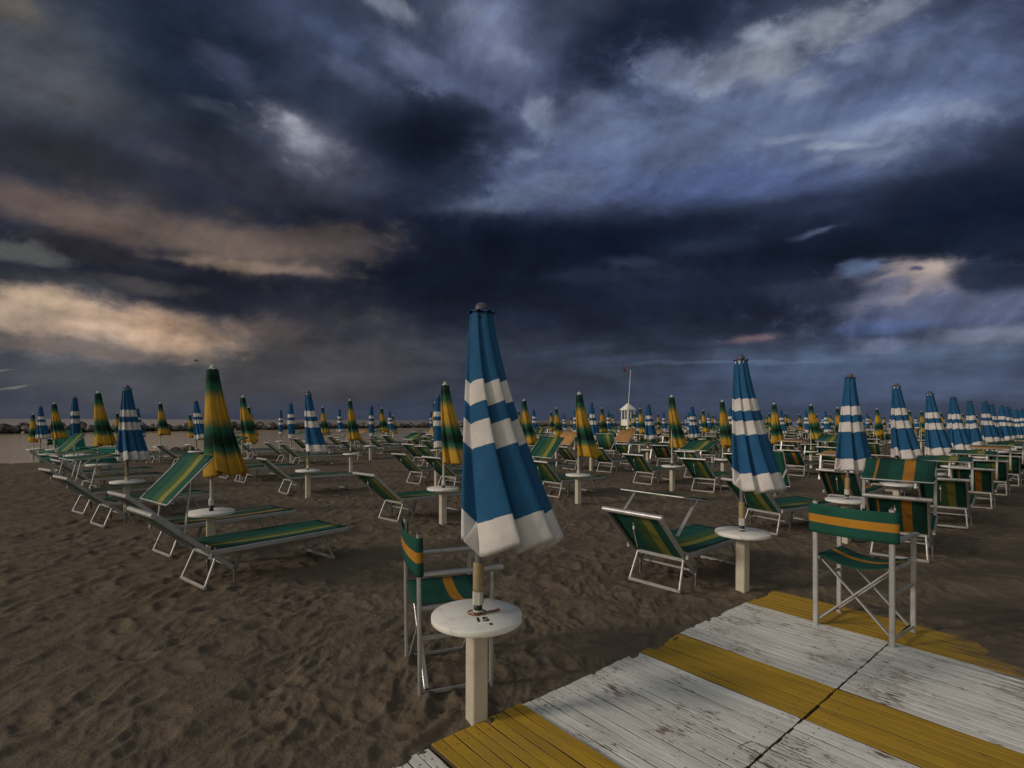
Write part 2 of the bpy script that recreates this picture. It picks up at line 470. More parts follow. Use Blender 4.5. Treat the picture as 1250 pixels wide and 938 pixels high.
# ------------------------------------------------------------------ umbrellas
def canopy(style, seed, narrow=False, nt=14, ns=46):
    """a folded canopy: eight cloth panels wrapped round the pole, each flap lying over the next"""
    rr = random.Random(seed)
    mat = M['blue_canopy'] if style == 'blue' else M['green_canopy']
    front = seed == 100
    n = 8*nt; top, L = 2.015, (1.095 if front else rr.uniform(1.07, 1.14))
    if narrow: L += .03
    ph0 = rr.uniform(0, 1); dens = rr.uniform(.25, .62); t0 = rr.uniform(-.9, .3)
    wind = ((.150 if style == 'blue' else .165) if not narrow else .03)*rr.uniform(.75, 1.15); wz = rr.uniform(-.5, .25)
    if front: dens, t0, ph0, wind, wz = .50, .3, .62, .170, -.25
    amp = [rr.uniform(.75, 1.25) for _ in range(8)]
    cc = [rr.uniform(-.010, .030) for _ in range(8)]
    if front: cc = [.030, .034, .026, .036, .030, .028, .034, .03]
    tw = rr.uniform(.1, .35)
    sgn = 1 if front or rr.random() < .7 else -1
    e1, e2 = rr.uniform(0, 6.28), rr.uniform(0, 6.28)
    if style == 'green': cc = [q*2.1-.01 for q in cc]
    OV = .42
    T = [2*math.pi*k/n for k in range(n)]
    prof = []
    for t in T:
        u = (8*t/(2*math.pi)+dens*math.sin(t-t0)*1.25+ph0) % 8
        f = u % 1.0; kf = int(u)
        if sgn < 0: f = 1-f
        if f < .80: q = f/.80; rf = -1+2*q; of = q
        else: q = (f-.80)/.20; rf = 1-2*q; of = 1-q
        prof.append([rf*amp[kf], sgn*(of-.45), cc[kf]*(2*(f if f < .8 else .8-(f-.8)*4)/.8-1)])
    for _ in range(2 if nt > 10 else 1):
        prof = [[.25*prof[k-1][c]+.5*prof[k][c]+.25*prof[(k+1) % n][c] for c in range(3)] for k in range(n)]
    def ring(s, inner=1.0):
        row = []
        R0 = .052+(.028 if narrow else (.124 if style == 'blue' else .104))*s**1.05
        if narrow: R0 += .03*math.sin(math.pi*min(1, s*1.05))
        for k in range(n+1):
            k = k % n; t = T[k]
            rf, of, c = prof[k]
            a = (.10+.19*s)*(.7 if narrow else 1)
            r = R0*(1+a*rf+.06*math.sin(2*t+e1)*s)*inner
            th = t+tw*s+OV*of*(.45+.55*s)
            flat = 1+.12*s
            x = r*math.cos(th)*flat+wind*s**1.4
            y = r*math.sin(th)/flat+wind*wz*s**1.4
            hem = (.012*math.sin(3*t+e2)+.014*math.sin(t+e1))*s**3
            z = top-L*(s-c*(.2+.8*s))+hem+.012*rf*s**4
            row.append((x, y, z))
        return row
    ss = [i/(ns-1) for i in range(ns)]
    rows = [ring(s) for s in ss]; avs = list(ss)
    for s, inn in ((.999,.985), (.985,.92), (.95,.76), (.88,.48), (.80,.18)):
        rows.append(ring(s, inn)); avs.append(.99 if s > .9 else s)
    m = MB()
    m.sheet(rows, mat, attr=lambda i, j: avs[i])
    return m

def umbrella_parts(style, seed, narrow=False, lod=0):
    rr = random.Random(seed*3+1)
    P = []
    P.append(('canopy', canopy(style, seed, narrow, *((14,46) if lod == 0 else (9,22) if lod == 1 else (5,14))), None))
    nn = 14 if lod == 0 else 8
    if style == 'blue':
        p = MB(); p.tube([(0,0,.66),(0,0,2.03)], .0185, M['alu_dark'], nn); P.append(('pole', p, None))
        s = MB(); s.lathe([(.024,.665),(.027,.672),(.027,.80),(.024,.806)], M['wood'], nn); P.append(('sleeve', s, None))
        k = MB(); k.bar((0,0,.605),(0,0,.667), .056, .05, M['plastic'])
        if lod == 0:
            for zz in (.628,.648): k.bar((.028,.004,zz),(.031,.004,zz), .007,.007, M['black'])
        P.append(('clamp', k, None))
        g = MB(); g.lathe([(.021,.555),(.021,.61)], M['black'], nn); g.lathe([(.025,.566),(.025,.576)], M['plastic'], nn); P.append(('socket', g, None))
        c = MB(); c.lathe([(.034,2.028),(.034,2.04),(.031,2.055),(.020,2.068),(.006,2.072)], M['cap_grey'], nn)
        m = 24 if lod == 0 else 12; vs = []; 
        for rr_, zz, am in ((.028,2.032,0),(.050,2.030,.2),(.066,2.022,1)):
            for i in range(m):
                t = 2*math.pi*i/m
                q = rr_*(1+.07*am*math.cos(8*t)); vs.append((q*math.cos(t), q*math.sin(t), zz+.006*am*math.cos(8*t)))
        fs = [(a*m+i, a*m+(i+1) % m, (a+1)*m+(i+1) % m, (a+1)*m+i) for a in range(2) for i in range(m)]
        c.add(vs, fs, M['blue_trim'] if rr.random() < .6 else M['cap_grey'], True)
        c.lathe([(.052,1.985),(.052,2.020)], M['white'] if rr.random() < .6 else M['blue_trim'], nn)
        P.append(('cap', c, None))
    else:
        p = MB(); p.tube([(0,0,.66),(0,0,2.03)], .0165, M['plastic'], nn); P.append(('pole', p, None))
        k = MB(); k.lathe([(.019,.61),(.027,.618),(.027,.668),(.019,.69)], M['plastic'], nn); P.append(('clamp', k, None))
        g = MB(); g.lathe([(.021,.555),(.021,.612)], M['black'], nn); P.append(('socket', g, None))
        c = MB(); c.lathe([(.050,2.000),(.046,2.020),(.026,2.032),(.024,2.045),(.012,2.062),(.004,2.066)], M['plastic'], nn); P.append(('cap', c, None))
    return P

def merged(P, name):
    m = MB()
    for _, q, _p in P: m.merge(q)
    return m.mesh(name)

BASEP = {}
def umb_mesh(style, var, narrow, lod):
    key = (style, var, narrow, lod)
    if key not in BASEP:
        P = umbrella_parts(style, 100+var*17+(50 if style == 'green' else 0)+(7 if narrow else 0), narrow, lod)
        if lod == 2: BASEP[key] = merged(P, 'closed_umbrella')
        else: BASEP[key] = [(n, q.mesh(n), p) for n, q, p in P]
    return BASEP[key]

def place_umbrella(style, var, narrow, lod, x, y, z, rz, label, group, sc=1.0):
    src = umb_mesh(style, var, narrow, lod)
    if lod == 2:
        o = obj('closed_umbrella', src); o.location = (x,y,z); o.rotation_euler = (0,0,rz)
    else:
        o = empty('closed_umbrella', (x,y,z), rz)
        for n, me, p in src: obj(n, me, o)
    lean = random.Random(int(x*977+y*131)).uniform(-.018, .018)
    o.rotation_euler = (lean*.6, lean, rz)
    rs = random.Random(int(x*577+y*313))
    if y > 3: o.scale = (rs.uniform(.9,1.08), rs.uniform(.9,1.08), 1)
    return tag(o, label, 'umbrella', group)

TABLE = {}
def table_mesh(lod):
    if lod not in TABLE:
        n = 64 if lod == 0 else 24 if lod == 1 else 14
        t = MB(); rt = .222
        t.lathe([(rt-.003,.524),(rt,.527),(rt,.550),(rt-.0025,.553),(.03,.5535)], M['white'], n)
        p = MB(); w = .083
        p.bar((0,0,-.25),(0,0,.5245), w, w, M['cream'], up=(1,.25,0), ch=.07)
        if lod == 2:
            t.merge(p); TABLE[lod] = t.mesh('umbrella_table')
        else: TABLE[lod] = [('tabletop', t.mesh('tabletop')), ('post', p.mesh('post'))]
    return TABLE[lod]

def place_table(lod, x, y, z, rz, label, group):
    src = table_mesh(lod)
    if lod == 2:
        o = obj('umbrella_table', src); o.location = (x,y,z); o.rotation_euler = (0,0,rz)
    else:
        o = empty('umbrella_table', (x,y,z), rz)
        for n, me in src: obj(n, me, o)
    return tag(o, label, 'table', group)

# ------------------------------------------------------------------ sun loungers
# local x runs from the head to the feet, origin on the ground under the head legs
LW = .29
def rail_pt(a):                      # the backrest side rail
    return .14+(.24-a)*.887
def lounger_parts(stripe, shade, shade_mat, lod=0):
    """shade = None or (arm angle, panel tilt) in degrees"""
    A = M['alu']; P = []
    nn = 10 if lod == 0 else 6
    fabric = M[stripe]
    f = MB()
    for s in (-1, 1):
        f.bar((.03,s*LW,.318),(1.40,s*LW,.300), .026, .046, A)
    f.bar((1.395,-LW,.300),(1.395,LW,.300), .03, .04, A); f.bar((.09,-LW+.01,.305),(.09,LW-.01,.305), .024,.024, A)
    P.append(('seat_frame', f, None))
    c = MB(); ni, nj = (16, 14) if lod == 0 else (4, 8)
    g = [[(.10+1.285*i/(ni-1), (LW-.004)*(2*j/(nj-1)-1), .345-.018*(i/(ni-1))-.020*(1-(2*j/(nj-1)-1)**2)*math.sin(math.pi*(.08+.84*i/(ni-1)))) for j in range(nj)] for i in range(ni)]
    c.sheet(g, fabric, attr=lambda i, j: 1-j/(nj-1), thick=.004)
    P.append(('seat_fabric', c, None))
    bk = MB(); w2 = LW-.035
    for s in (-1, 1):
        bk.bar((-.385,s*w2,rail_pt(-.385)),(.24,s*w2,rail_pt(.24)), .024, .043, A, up=(.66,0,.75))
    bk.tube([(-.39,-w2-.03,rail_pt(-.39)),(-.39,w2+.03,rail_pt(-.39))], .023, A, nn)
    bk.bar((.22,-w2,rail_pt(.22)),(.22,w2,rail_pt(.22)), .02, .02, A)
    P.append(('backrest_frame', bk, None))
    bf = MB(); ni = 12 if lod == 0 else 4
    g = []
    for i in range(ni):
        a = -.375+.50*i/(ni-1); row = []
        for j in range(nj):
            q = 2*j/(nj-1)-1
            sag = .082*(1-q*q)*math.sin(math.pi*(.06+.88*i/(ni-1)))
            row.append((a+sag*.55, (w2+.010)*q, rail_pt(a)+.016-sag*.7))
        g.append(row)
    bf.sheet(g, fabric, attr=lambda i, j: 1-j/(nj-1), thick=.004)
    P.append(('backrest_fabric', bf, None))
    def uleg(a0, z0, a1, wt, wb):
        m = MB(); r = .0115
        pts = [(a0,-wt,z0),(a1,-wb,.018)]; m.tube(pts, r, A, nn)
        m.tube([(a0,wt,z0),(a1,wb,.018)], r, A, nn)
        m.bar((a1,-wb-.01,.016),(a1,wb+.01,.016), .026, .030, A)
        m.bar((a0,-wt-.012,z0),(a0,wt+.012,z0), .022, .032, A)
        return m
    P.append(('head_leg', uleg(.10,.262,.0,.225,.245), None))
    P.append(('foot_leg', uleg(1.12,.282,1.257,.225,.24), None))
    for s in (-1, 1):
        st = MB(); y_ = s*(w2+.022)
        st.bar((.235,y_,.115),(.30,y_,.31), .012, .034, M['alu_dark'])
        st.tube([(.235,s*(w2-.03),rail_pt(.235)),(.235,y_+s*.01,rail_pt(.235))], .016, M['alu_dark'], nn)
        st.bar((.24,y_,.02),(.24,y_,.16), .014, .03, M['alu_dark'])
        P.append(('strut', st, None))
    if lod == 0:
        cd = MB(); z0 = rail_pt(-.30)
        cd.tube([(-.33,.02,rail_pt(-.33)-.035),(-.315,.015,rail_pt(-.3)-.10),(-.25,.02,rail_pt(-.25)-.19)], .003, M['plastic'], 5)
        cd.lathe([(.004,0),(.012,.012),(.012,.03),(.003,.045)], M['plastic'], 8, at=(-.32,.017,rail_pt(-.31)-.085))
        P.append(('pull_cord', cd, None))
    if shade:
        phi, psi = R(shade[0]), R(shade[1])
        a0, z0 = -.175, rail_pt(-.175)+.02
        a1, z1 = a0+.43*math.cos(phi), z0+.43*math.sin(phi)
        ar = MB(); wa = LW+.012
        dx, dz = .25*math.cos(psi), .25*math.sin(psi)
        for s in (-1, 1):
            ar.bar((a0,s*wa,z0),(a1,s*wa,z1-.004), .010, .028, A, up=(0,1,0))
        for k in (-1, 1):
            ar.tube([(a1+k*dx,-wa,z1+k*dz),(a1+k*dx,wa,z1+k*dz)], .008, A, nn)
        for s in (-1, 1):
            ar.tube([(a1-dx,s*wa,z1-dz),(a1+dx,s*wa,z1+dz)], .008, A, nn)
        P.append(('sunshade', ar, None))
        sf = MB(); ni = 9 if lod == 0 else 3
        g = []
        for i in range(ni):
            k = 2*i/(ni-1)-1; row = []
            for j in range(nj):
                q = 2*j/(nj-1)-1
                sg = -.014*(1-k*k)*(1-.3*q*q)+.008*(1-q*q)*k
                drop = .018 if i == 0 else 0
                row.append((a1+k*dx*1.03-sg*math.sin(psi), (wa+.004)*q, z1+k*dz*1.03+.012+sg*math.cos(psi)-drop))
            g.append(row)
        sf.sheet(g, M[shade_mat], attr=lambda i, j: 1-j/(nj-1), thick=.004)
        P.append(('shade_fabric', sf, 'sunshade'))
    return P

LCACHE = {}
def place_lounger(x, y, z, rz, stripe, shade, shade_mat, lod, label, group):
    key = (stripe, shade, shade_mat, lod)
    if key not in LCACHE:
        P = lounger_parts(stripe, shade, shade_mat, 0 if lod == 0 else 1)
        LCACHE[key] = merged(P, 'sun_lounger') if lod == 2 else [(n, q.mesh(n), p) for n, q, p in P]
    src = LCACHE[key]
    if lod == 2:
        o = obj('sun_lounger', src)
    else:
        o = empty('sun_lounger')
        made = {}
        for n, me, p in src: made[n] = obj(n, me, made[p] if p else o)
    rr = random.Random(int(abs(x*311+y*173)*10))
    ca, sa = math.cos(rz), math.sin(rz)
    h = sorted(ground(x+a*ca-b*sa, y+a*sa+b*ca) for a, b in ((0,-.24),(0,.24),(0,0),(1.257,-.24),(1.257,.24)))
    o.location = (x,y,(h[3]+h[4])/2-.004 if math.hypot(x, y) < 20 else z); o.rotation_euler = (rr.uniform(-.02,.02), rr.uniform(-.008,.008), rz)
    return tag(o, label, 'sun lounger', group)

# ------------------------------------------------------------------ director chairs
def chair_parts():
    """local x = the way the chair faces, origin on the ground in the middle"""
    A = M['alu']; P = []; hw, xb, xf = .235, -.195, .205
    lg = {}
    for s in (-1, 1):
        m = MB(); m.bar((xb,s*hw,0),(xb-.012,s*hw,.895), .034, .020, A); m.lathe([(.008,.893),(.011,.897),(.011,.904),(.006,.909)], M['cap_grey'], 10, at=(xb-.012,s*hw,0)); P.append(('back_leg', m, None))
        m = MB(); m.bar((xf,s*hw,0),(xf,s*hw,.665), .034, .020, A); P.append(('front_leg', m, None))
        m = MB(); m.bar((xb-.008,s*hw,.678),(xf+.065,s*hw,.678), .036, .024, A); P.append(('armrest', m, None))
        m = MB(); m.bar((xb,s*(hw-.014),.49),(xf,s*(hw-.014),.49), .022, .026, A)
        P.append(('side_rail', m, None))
        m = MB(); m.bar((xb,s*hw,.335),(xf,s*hw,.335), .014, .026, A); P.append(('stretcher', m, None))
        m = MB(); m.bar((xb,s*hw,.04),(xf,s*hw,.04), .012, .022, A); P.append(('foot_rail', m, None))
    for xx, off in ((xb+.032,.0),(xf-.032,.0)):
        m = MB()
        m.bar((xx+.006,-hw+.02,.05),(xx+.006,hw-.025,.48), .012, .028, A, up=(1,0,0))
        m.bar((xx-.010,hw-.02,.05),(xx-.010,-hw+.025,.48), .012, .028, A, up=(1,0,0))
        m.tube([(xx-.02,0,.265),(xx+.018,0,.265)], .009, M['alu_dark'], 8)
        P.append(('cross_brace', m, None))
    s_ = MB(); g = []
    for i in range(9):
        xx = xb-.005+(xf-xb+.02)*i/8
        g.append([(xx, (hw-.014)*(2*j/16-1), .512-.050*(1-(2*j/16-1)**2)) for j in range(17)])
    s_.sheet(g, M['chair_cloth'], attr=lambda i, j: min(.95, max(.02, .5+(i/8-.60)*1.9)), thick=.004)
    P.append(('seat_fabric', s_, None))
    bk = MB(); g = []
    for i in range(9):
        z = .675+.205*i/8
        row = []
        for j in range(17):
            q = 2*j/16-1
            row.append((xb-.030-.006*(i/8)-.018*(1-q*q)*(.5+.5*i/8), (hw+.016)*q, z-.005*(1-q*q)))
        for q, dx in ((1.09,.012),(1.09,.034),(1.0,.046)):
            row.append((xb-.030-.006*(i/8)+dx-.005, (hw+.016)*q, z))
        row = [(xb-.030-.006*(i/8)+dx-.005, -(hw+.016)*q, z) for q, dx in ((1.0,.046),(1.09,.034),(1.09,.012))]+row
        g.append(row)
    bk.sheet(g, M['chair_cloth'], attr=lambda i, j: min(.99, i/8), thick=.004)
    P.append(('back_fabric', bk, None))
    return P
_ch = None
def place_chair(x, y, z, rz, label):
    global _ch
    if _ch is None: _ch = [(n, q.mesh(n), p) for n, q, p in chair_parts()]
    o = empty('director_chair', (x,y,z), rz)
    for n, me, p in _ch: obj(n, me, o)
    return tag(o, label, 'folding chair', 'green and orange director chairs')

# ------------------------------------------------------------------ the beach rows
ORD = ['first','second','third','fourth','fifth','sixth','seventh','eighth','ninth','tenth','eleventh','twelfth']
ROWN = ['row beside the boardwalk','second row from the boardwalk','third row from the boardwalk','fourth row from the boardwalk','fifth row from the boardwalk','sixth row from the boardwalk','seventh row from the boardwalk','last row by the water']
rows = []
r1px = [583,907,1033,1095,1137,1164,1186,1200,1212,1222.5,1229.5,1234,1241.5,1245.5,1249]
rows.append((2.02, 'blue', [u_from_px(p, 2.02) for p in r1px]))
u2 = [u_from_px(p, 6.1) for p in (258,541,706,815,888,943,986,1019,1047,1070)]
while u2[-1] < 80: u2.append(u2[-1]+2.75)
rows.append((6.1, 'green', u2))
for n, u0, st in ((9.9,1.0,'blue'),(13.9,.88,'green'),(17.8,.62,'blue'),(21.7,.37,'green'),(25.6,.05,'blue'),(29.5,-.2,'green')):
    L = [u0+2.8*j for j in range(29)]
    rows.append((n, st, L))
NARROW = {(4,0),(7,1),(4,2),(7,3),(4,3),(6,3),(2,2)}
MIS = {(2,3):'green'}

SH_A, SH_B, SH_C, SH_D, SH_E = (84,46), (39,-9), (90,20), (78,3), (96,58)
def lounger_look(rr):
    st = 'stripe_orange' if rr.random() < .28 else 'stripe_yellow'
    q = rr.random()
    sh = None if q < .42 else rr.choice((SH_A, SH_C, SH_D, SH_D, SH_B, SH_B))
    sm = 'tan' if rr.random() < .22 else st
    return st, sh, sm
# (row, column, side) -> (du, dn, yaw offset deg, stripe, shade, shade cloth); None = nothing there
MAN = {
 (0,0,-1): None, (0,0,1): None, (0,1,-1): None,
 (0,1,1): (-.43,.60,3,'stripe_yellow',SH_B,'stripe_yellow'),
 (0,2,-1): (-.45,-.62,8,'stripe_orange',SH_C,'stripe_orange'),
 (0,2,1): (-.20,.95,-10,'stripe_yellow',(50,-70),'stripe_yellow'),
 (0,3,-1): (-.35,-.62,5,'stripe_yellow',SH_D,'stripe_yellow'),
 (0,4,-1): (-.35,-.62,4,'stripe_orange',SH_D,'stripe_yellow'),
 (0,5,-1): (-.35,-.62,2,'stripe_yellow',SH_D,'tan'),
 (0,6,-1): (-.35,-.62,2,'stripe_yellow',SH_D,'stripe_yellow'),
 (0,7,-1): (-.35,-.62,2,'stripe_orange',SH_D,'stripe_yellow'),
 (1,0,-1): (-.30,-.74,10,'stripe_yellow',SH_A,'stripe_yellow'),
 (1,0,1): (-.32,.72,10,'stripe_orange',None,'tan'),
 (1,1,-1): None,
 (1,1,1): (-.42,.78,4,'stripe_yellow',None,'tan'),
 (1,2,1): (.25,.95,3,'stripe_yellow',SH_A,'stripe_yellow'),
 (1,2,-1): None,
 (1,3,-1): (.25,-.55,0,'stripe_yellow',SH_C,'stripe_yellow'),
 (1,3,1): (.45,1.05,0,'stripe_yellow',SH_D,'stripe_yellow'),
 (1,4,-1): (-.2,-.6,0,'stripe_yellow',None,'tan'),
 (1,4,1): (-.2,.7,0,'stripe_yellow',SH_D,'stripe_yellow'),
 (1,5,-1): (-.2,-.6,0,'stripe_orange',SH_D,'tan'),
 (1,6,-1): (-.2,-.6,0,'stripe_yellow',SH_C,'stripe_yellow'),
 (2,0,-1): (-.4,-.7,13,'stripe_yellow',SH_D,'stripe_yellow'),
 (2,0,1): (-.55,.65,13,'stripe_orange',SH_D,'stripe_yellow'),
 (2,1,-1): None,
 (2,1,1): (-.2,.75,0,'stripe_yellow',None,'tan'),
 (3,0,-1): (-.3,-.7,13,'stripe_orange',SH_B,'stripe_yellow'),
 (3,0,1): (-.3,.7,13,'stripe_yellow',SH_A,'stripe_yellow'),
 (2,4,1): (-.2,.7,0,'stripe_orange',SH_A,'tan'),
 (2,5,1): (-.2,.7,0,'stripe_yellow',SH_A,'tan'),
 (2,4,-1): (-.3,-.7,0,'stripe_yellow',(50,-70),'stripe_yellow'),
 (4,2,-1): (-.2,-.9,0,'stripe_yellow',None,'tan'),
 (4,2,1): (-.2,.6,0,'stripe_yellow',None,'tan'),
}
SHNAME = {None:'no shade', SH_A:'raised shade', SH_B:'low flat shade', SH_C:'tilted shade', SH_D:'flat shade', SH_E:'steep shade', (50,-70):'hanging shade'}
n_loungers = 0
todo_l = []
for ri, (n, style, us) in enumerate(rows):
    for j, u in enumerate(us):
        rr = random.Random(ri*1000+j*7+5)
        x, y = un(u+(0 if ri < 2 else rr.uniform(-.06,.06)), n+(0 if j < 3 or ri == 0 else rr.uniform(-.12,.12)))
        st = MIS.get((ri, j), style)
        z = ground_flat(x, y)
        lod = 0 if y < 13 else (1 if y < 24 else 2)
        narrow = (ri, j) in NARROW or (j > 3 and ri > 0 and rr.random() < .10)
        look = 'blue and white' if st == 'blue' else 'green and yellow'
        frm = 'from the camera' if ri == 0 else 'from the left'
        if j < 12:
            lab = f'closed {look} umbrella, {ORD[j]} {frm}, {ROWN[ri]}'
            tlab = f'white round table under the {ORD[j]} umbrella {frm}, {ROWN[ri]}'
        else:
            lab = f'tiny far-off {look} umbrella beyond the twelfth in the {ROWN[ri]}'
            tlab = f'tiny far-off table beyond the twelfth umbrella in the {ROWN[ri]}'
        if (ri, j) == (0,0):
            lab = 'large closed blue and white umbrella in front, standing in the table marked 15'
            tlab = 'white round table marked 15 under the large front umbrella'
        g = f'{look} umbrellas, {ROWN[ri]}'
        dz = rr.uniform(-.06,.04) if (ri, j) not in ((0,0),(0,1),(1,0)) else (.0,.0)[0]
        var = {(0,0):0,(0,1):1,(1,0):2}.get((ri,j), rr.randrange(7))
        rz = rr.uniform(-.45,.40)
        if (ri, j) == (0,0): rz = FRONT_RZ = -.12
        place_umbrella(st, var, narrow, lod, x, y, z+dz, rz, lab, g)
        place_table(lod, x, y, z, R(20)+rr.uniform(-.1,.1), tlab, f'tables, {ROWN[ri]}')
        for side in (-1, 1):
            key = (ri, j, side)
            if key in MAN and MAN[key] is None: continue
            if key in MAN: du, dn, yo, stp, sh, sm = MAN[key]
            else:
                if rr.random() < .10: continue
                if ri >= 6 and j < 4: continue
                stp, sh, sm = lounger_look(rr)
                du, dn, yo = -.3+rr.uniform(-.25,.25), side*.66+rr.uniform(-.08,.08), (0 if ri == 0 else 6)+rr.uniform(-6,7)
            lx, ly = x+du*UX+dn*NX, y+du*UY+dn*NY
            if ri == 0 and j > 9: continue
            todo_l.append((math.hypot(lx, ly), lx, ly, YAW+R(yo), stp, sh, sm, ri, j, side))
todo_l.sort(key=lambda t: t[0])
for d, lx, ly, rz, stp, sh, sm, ri, j, side in todo_l[:290]:
    lod = 0 if d < 13 else (1 if d < 17 else 2)
    sn = SHNAME[sh]
    if sh and sm == 'tan': sn = 'tan shade'
    sd = 'sea side' if side > 0 else 'near side'
    if j < 12:
        frm = '' 
        lab = f'green lounger, {sn}, {sd} of the {ORD[j]} umbrella, {ROWN[ri]}'
    else:
        lab = f'tiny far-off lounger beyond the twelfth umbrella in the {ROWN[ri]}'
    place_lounger(lx, ly, ground_flat(lx, ly), rz, stp, sh, sm, lod, lab, f'sun loungers, {ROWN[ri]}')

# chairs: the front one beside table 15, the right one on the boardwalk, one at the water
place_chair(-.385, 3.10, -.008, R(20), 'green and orange director chair standing in the sand beside the table marked 15')
BW_TOP = .030
place_chair(2.50, 3.725, BW_TOP+.001, math.atan2(D2[1], D2[0])-R(3), 'green and orange director chair standing on the painted boardwalk')
place_chair(-16.6, 18.6, -.10, R(200), 'small far director chair at the edge of the water on the left')

# ------------------------------------------------------------------ boardwalk
def panel(s0, s1, t0, t1, colour, lift, label, skew=0.0):
    rr = random.Random(int(s0*100+t0*1000)+3)
    m = MB(); mat = M['board_'+colour]
    n = max(1, round((s1-s0)/.0605)); w = (s1-s0)/n
    L = t1-t0
    for i in range(n):
        # local: x along the slat (t), y along the boardwalk (s)
        y0 = i*w+.0021; y1 = (i+1)*w-.0021-rr.uniform(0,.0015)
        e0 = rr.uniform(-.002,.002); e1 = L+rr.uniform(-.004,.004)
        z1 = rr.uniform(-.0015,.0015); zt = rr.uniform(-.001,.001)
        th, c = .022, .0016
        val = rr.random()
        k = 8
        vs = []
        for q in range(k+1):
            xx = e0+(e1-e0)*q/k
            bow = .0016*math.sin(q*1.3+i*2.1)
            zz = z1+zt*(q/k-.5)+.0022*math.sin(q/k*3.1+s0*5)
            for yy, z_ in ((y0+bow,-th),(y0+bow,-c),(y0+c+bow,0),(y1-c+bow,0),(y1+bow,-c),(y1+bow,-th)):
                vs.append((xx, yy, zz+z_))
        fs = []
        for q in range(k):
            for e in range(5): fs.append((q*6+e, q*6+e+1, (q+1)*6+e+1, (q+1)*6+e))
        fs.append(tuple(range(5,-1,-1))); fs.append(tuple(k*6+e for e in range(6)))
        m.add(vs, fs, mat, False, [(-3.0 if e in (0,5) else -.35 if e in (1,4) else val) for q in range(k+1) for e in range(6)])
        for q in (.08,.92):
            m.lathe([(.0045,0),(.004,.0012)], M['alu_dark'], 8, at=(L*q, (y0+y1)/2, z1+.0004+.0022*math.sin(q*3.1+s0*5)))
    for q in (.12,.5,.88):                                       # bearers under the slats
        m.bar((L*q,.01,-.036),(L*q,s1-s0-.01,-.036), .05, .026, M['brown'])
    if t0 > 1: m.bar((-.005,.02,-.020),(-.005,s1-s0-.02,-.020), .05, .006, M['brown'])      # batten under the seam
    o = obj('walkway_panel', m)
    ox, oy = D1*t0+D2*s0
    o.location = (float(ox), float(oy), BW_TOP+lift)
    # x -> D1, y -> D2 (left-handed pair, so mirror y by building with a rotation and negative y handled here)
    o.matrix_world = Matrix(((D1[0], D2[0], 0, ox),(D1[1], D2[1], 0, oy),(0,0,1,BW_TOP+lift),(0,0,0,1)))
    return tag(o, label, 'walkway panel', 'boardwalk panels')
def flip(o):
    me = o.data; me.flip_normals()
SEG = [(-.20,.27,'yellow'),(.275,1.225,'white'),(1.235,1.772,'yellow'),(1.778,2.765,'white'),(2.772,3.222,'yellow'),(3.228,4.180,'white'),(4.186,4.690,'yellow')]
names = {1:'worn white panel at the bottom edge of the photo', 2:'yellow', 3:'', 4:'', 5:'', 6:''}
labL = {0:'yellow slatted panel at the camera end of the left boardwalk strip',
 1:'worn white slatted panel in the bottom corner below the table post',
 2:'clean yellow slatted panel directly beside the front table post',
 3:'large scuffed white slatted panel between the front and middle yellow panels',
 4:'yellow slatted panel in the middle of the left boardwalk strip',
 5:'white slatted panel in front of the director chair, left of the seam',
 6:'yellow slatted end panel under the director chair'}
labR = {0:'yellow slatted panel at the camera end of the right boardwalk strip',
 1:'white slatted panel near the camera, right of the seam',
 2:'yellow slatted panel right of the seam, closest to the camera',
 3:'scratched white slatted panel at the bottom edge, right of the seam',
 4:'yellow slatted panel right of the seam, crossing to the right frame edge',
 5:'peeling white slatted panel partly covered by sand at the right edge',
 6:'yellow slatted end panel half buried in sand'}
for k, (s0, s1, c) in enumerate(SEG):
    if k == 0: continue
    lift = .0 if k != 2 else .014
    o = panel(s0, s1, 1.068, 2.04, c, lift+(.002 if c == 'white' else .0), labL[k]); flip(o)
    o = panel(s0+.012, s1+.012, .085, 1.060, c, (.002 if c == 'white' else 0)-.003, labR[k]); flip(o)

# string on the boards, strap and number on the first table
b = MB(); pts = []
for i in range(26):
    q = i/25
    pts.append((1.02+.26*q+.02*math.sin(q*9), 2.36+.055*math.sin(q*5.2)-.06*q, BW_TOP+.0055))
b.tube(pts, .0014, M['cordw'], 5)
tag(obj('loose_string', b), 'thin blue-grey string lying loose on the white boardwalk panel', 'string')

P0x, P0y = un(rows[0][2][0], rows[0][0])
TZ = .553
b = MB()
pts = []
for i in range(40):
    t = 2*math.pi*i/40
    pts.append((.040*math.cos(t)+.004*math.cos(3*t), .036*math.sin(t), .0045+.0015*math.sin(3*t)))
def ribbon(mb, pts, hh, closed):
    vs = []; fs = []
    for p in pts: 
        vs.append((p[0], p[1], p[2]-hh)); vs.append((p[0], p[1], p[2]+hh)); vs.append((p[0]*1.045, p[1]*1.045, p[2]+hh)); vs.append((p[0]*1.045, p[1]*1.045, p[2]-hh))
    n = len(pts)
    for i in range(n if closed else n-1):
        a, c = i*4, ((i+1) % n)*4
        for e in range(4): fs.append((a+e, a+(e+1) % 4, c+(e+1) % 4, c+e))
    mb.add(vs, fs, M['strap'], True)
ribbon(b, pts, .0035, True)
b.sheet([[(.040+.075*q, -.004+.020*q-.004*math.sin(q*6)+w*(.006+.006*q), .003+.004*math.sin(q*5)**2+.0006*w) for w in (-1,1)] for q in [i/10 for i in range(11)]], M['strap'], thick=.002)
o = obj('strap', b); o.location = (P0x, P0y, TZ+.002); o.rotation_euler = (0,0,R(8))
tag(o, 'orange strap looped round the umbrella foot on the table marked 15', 'strap')

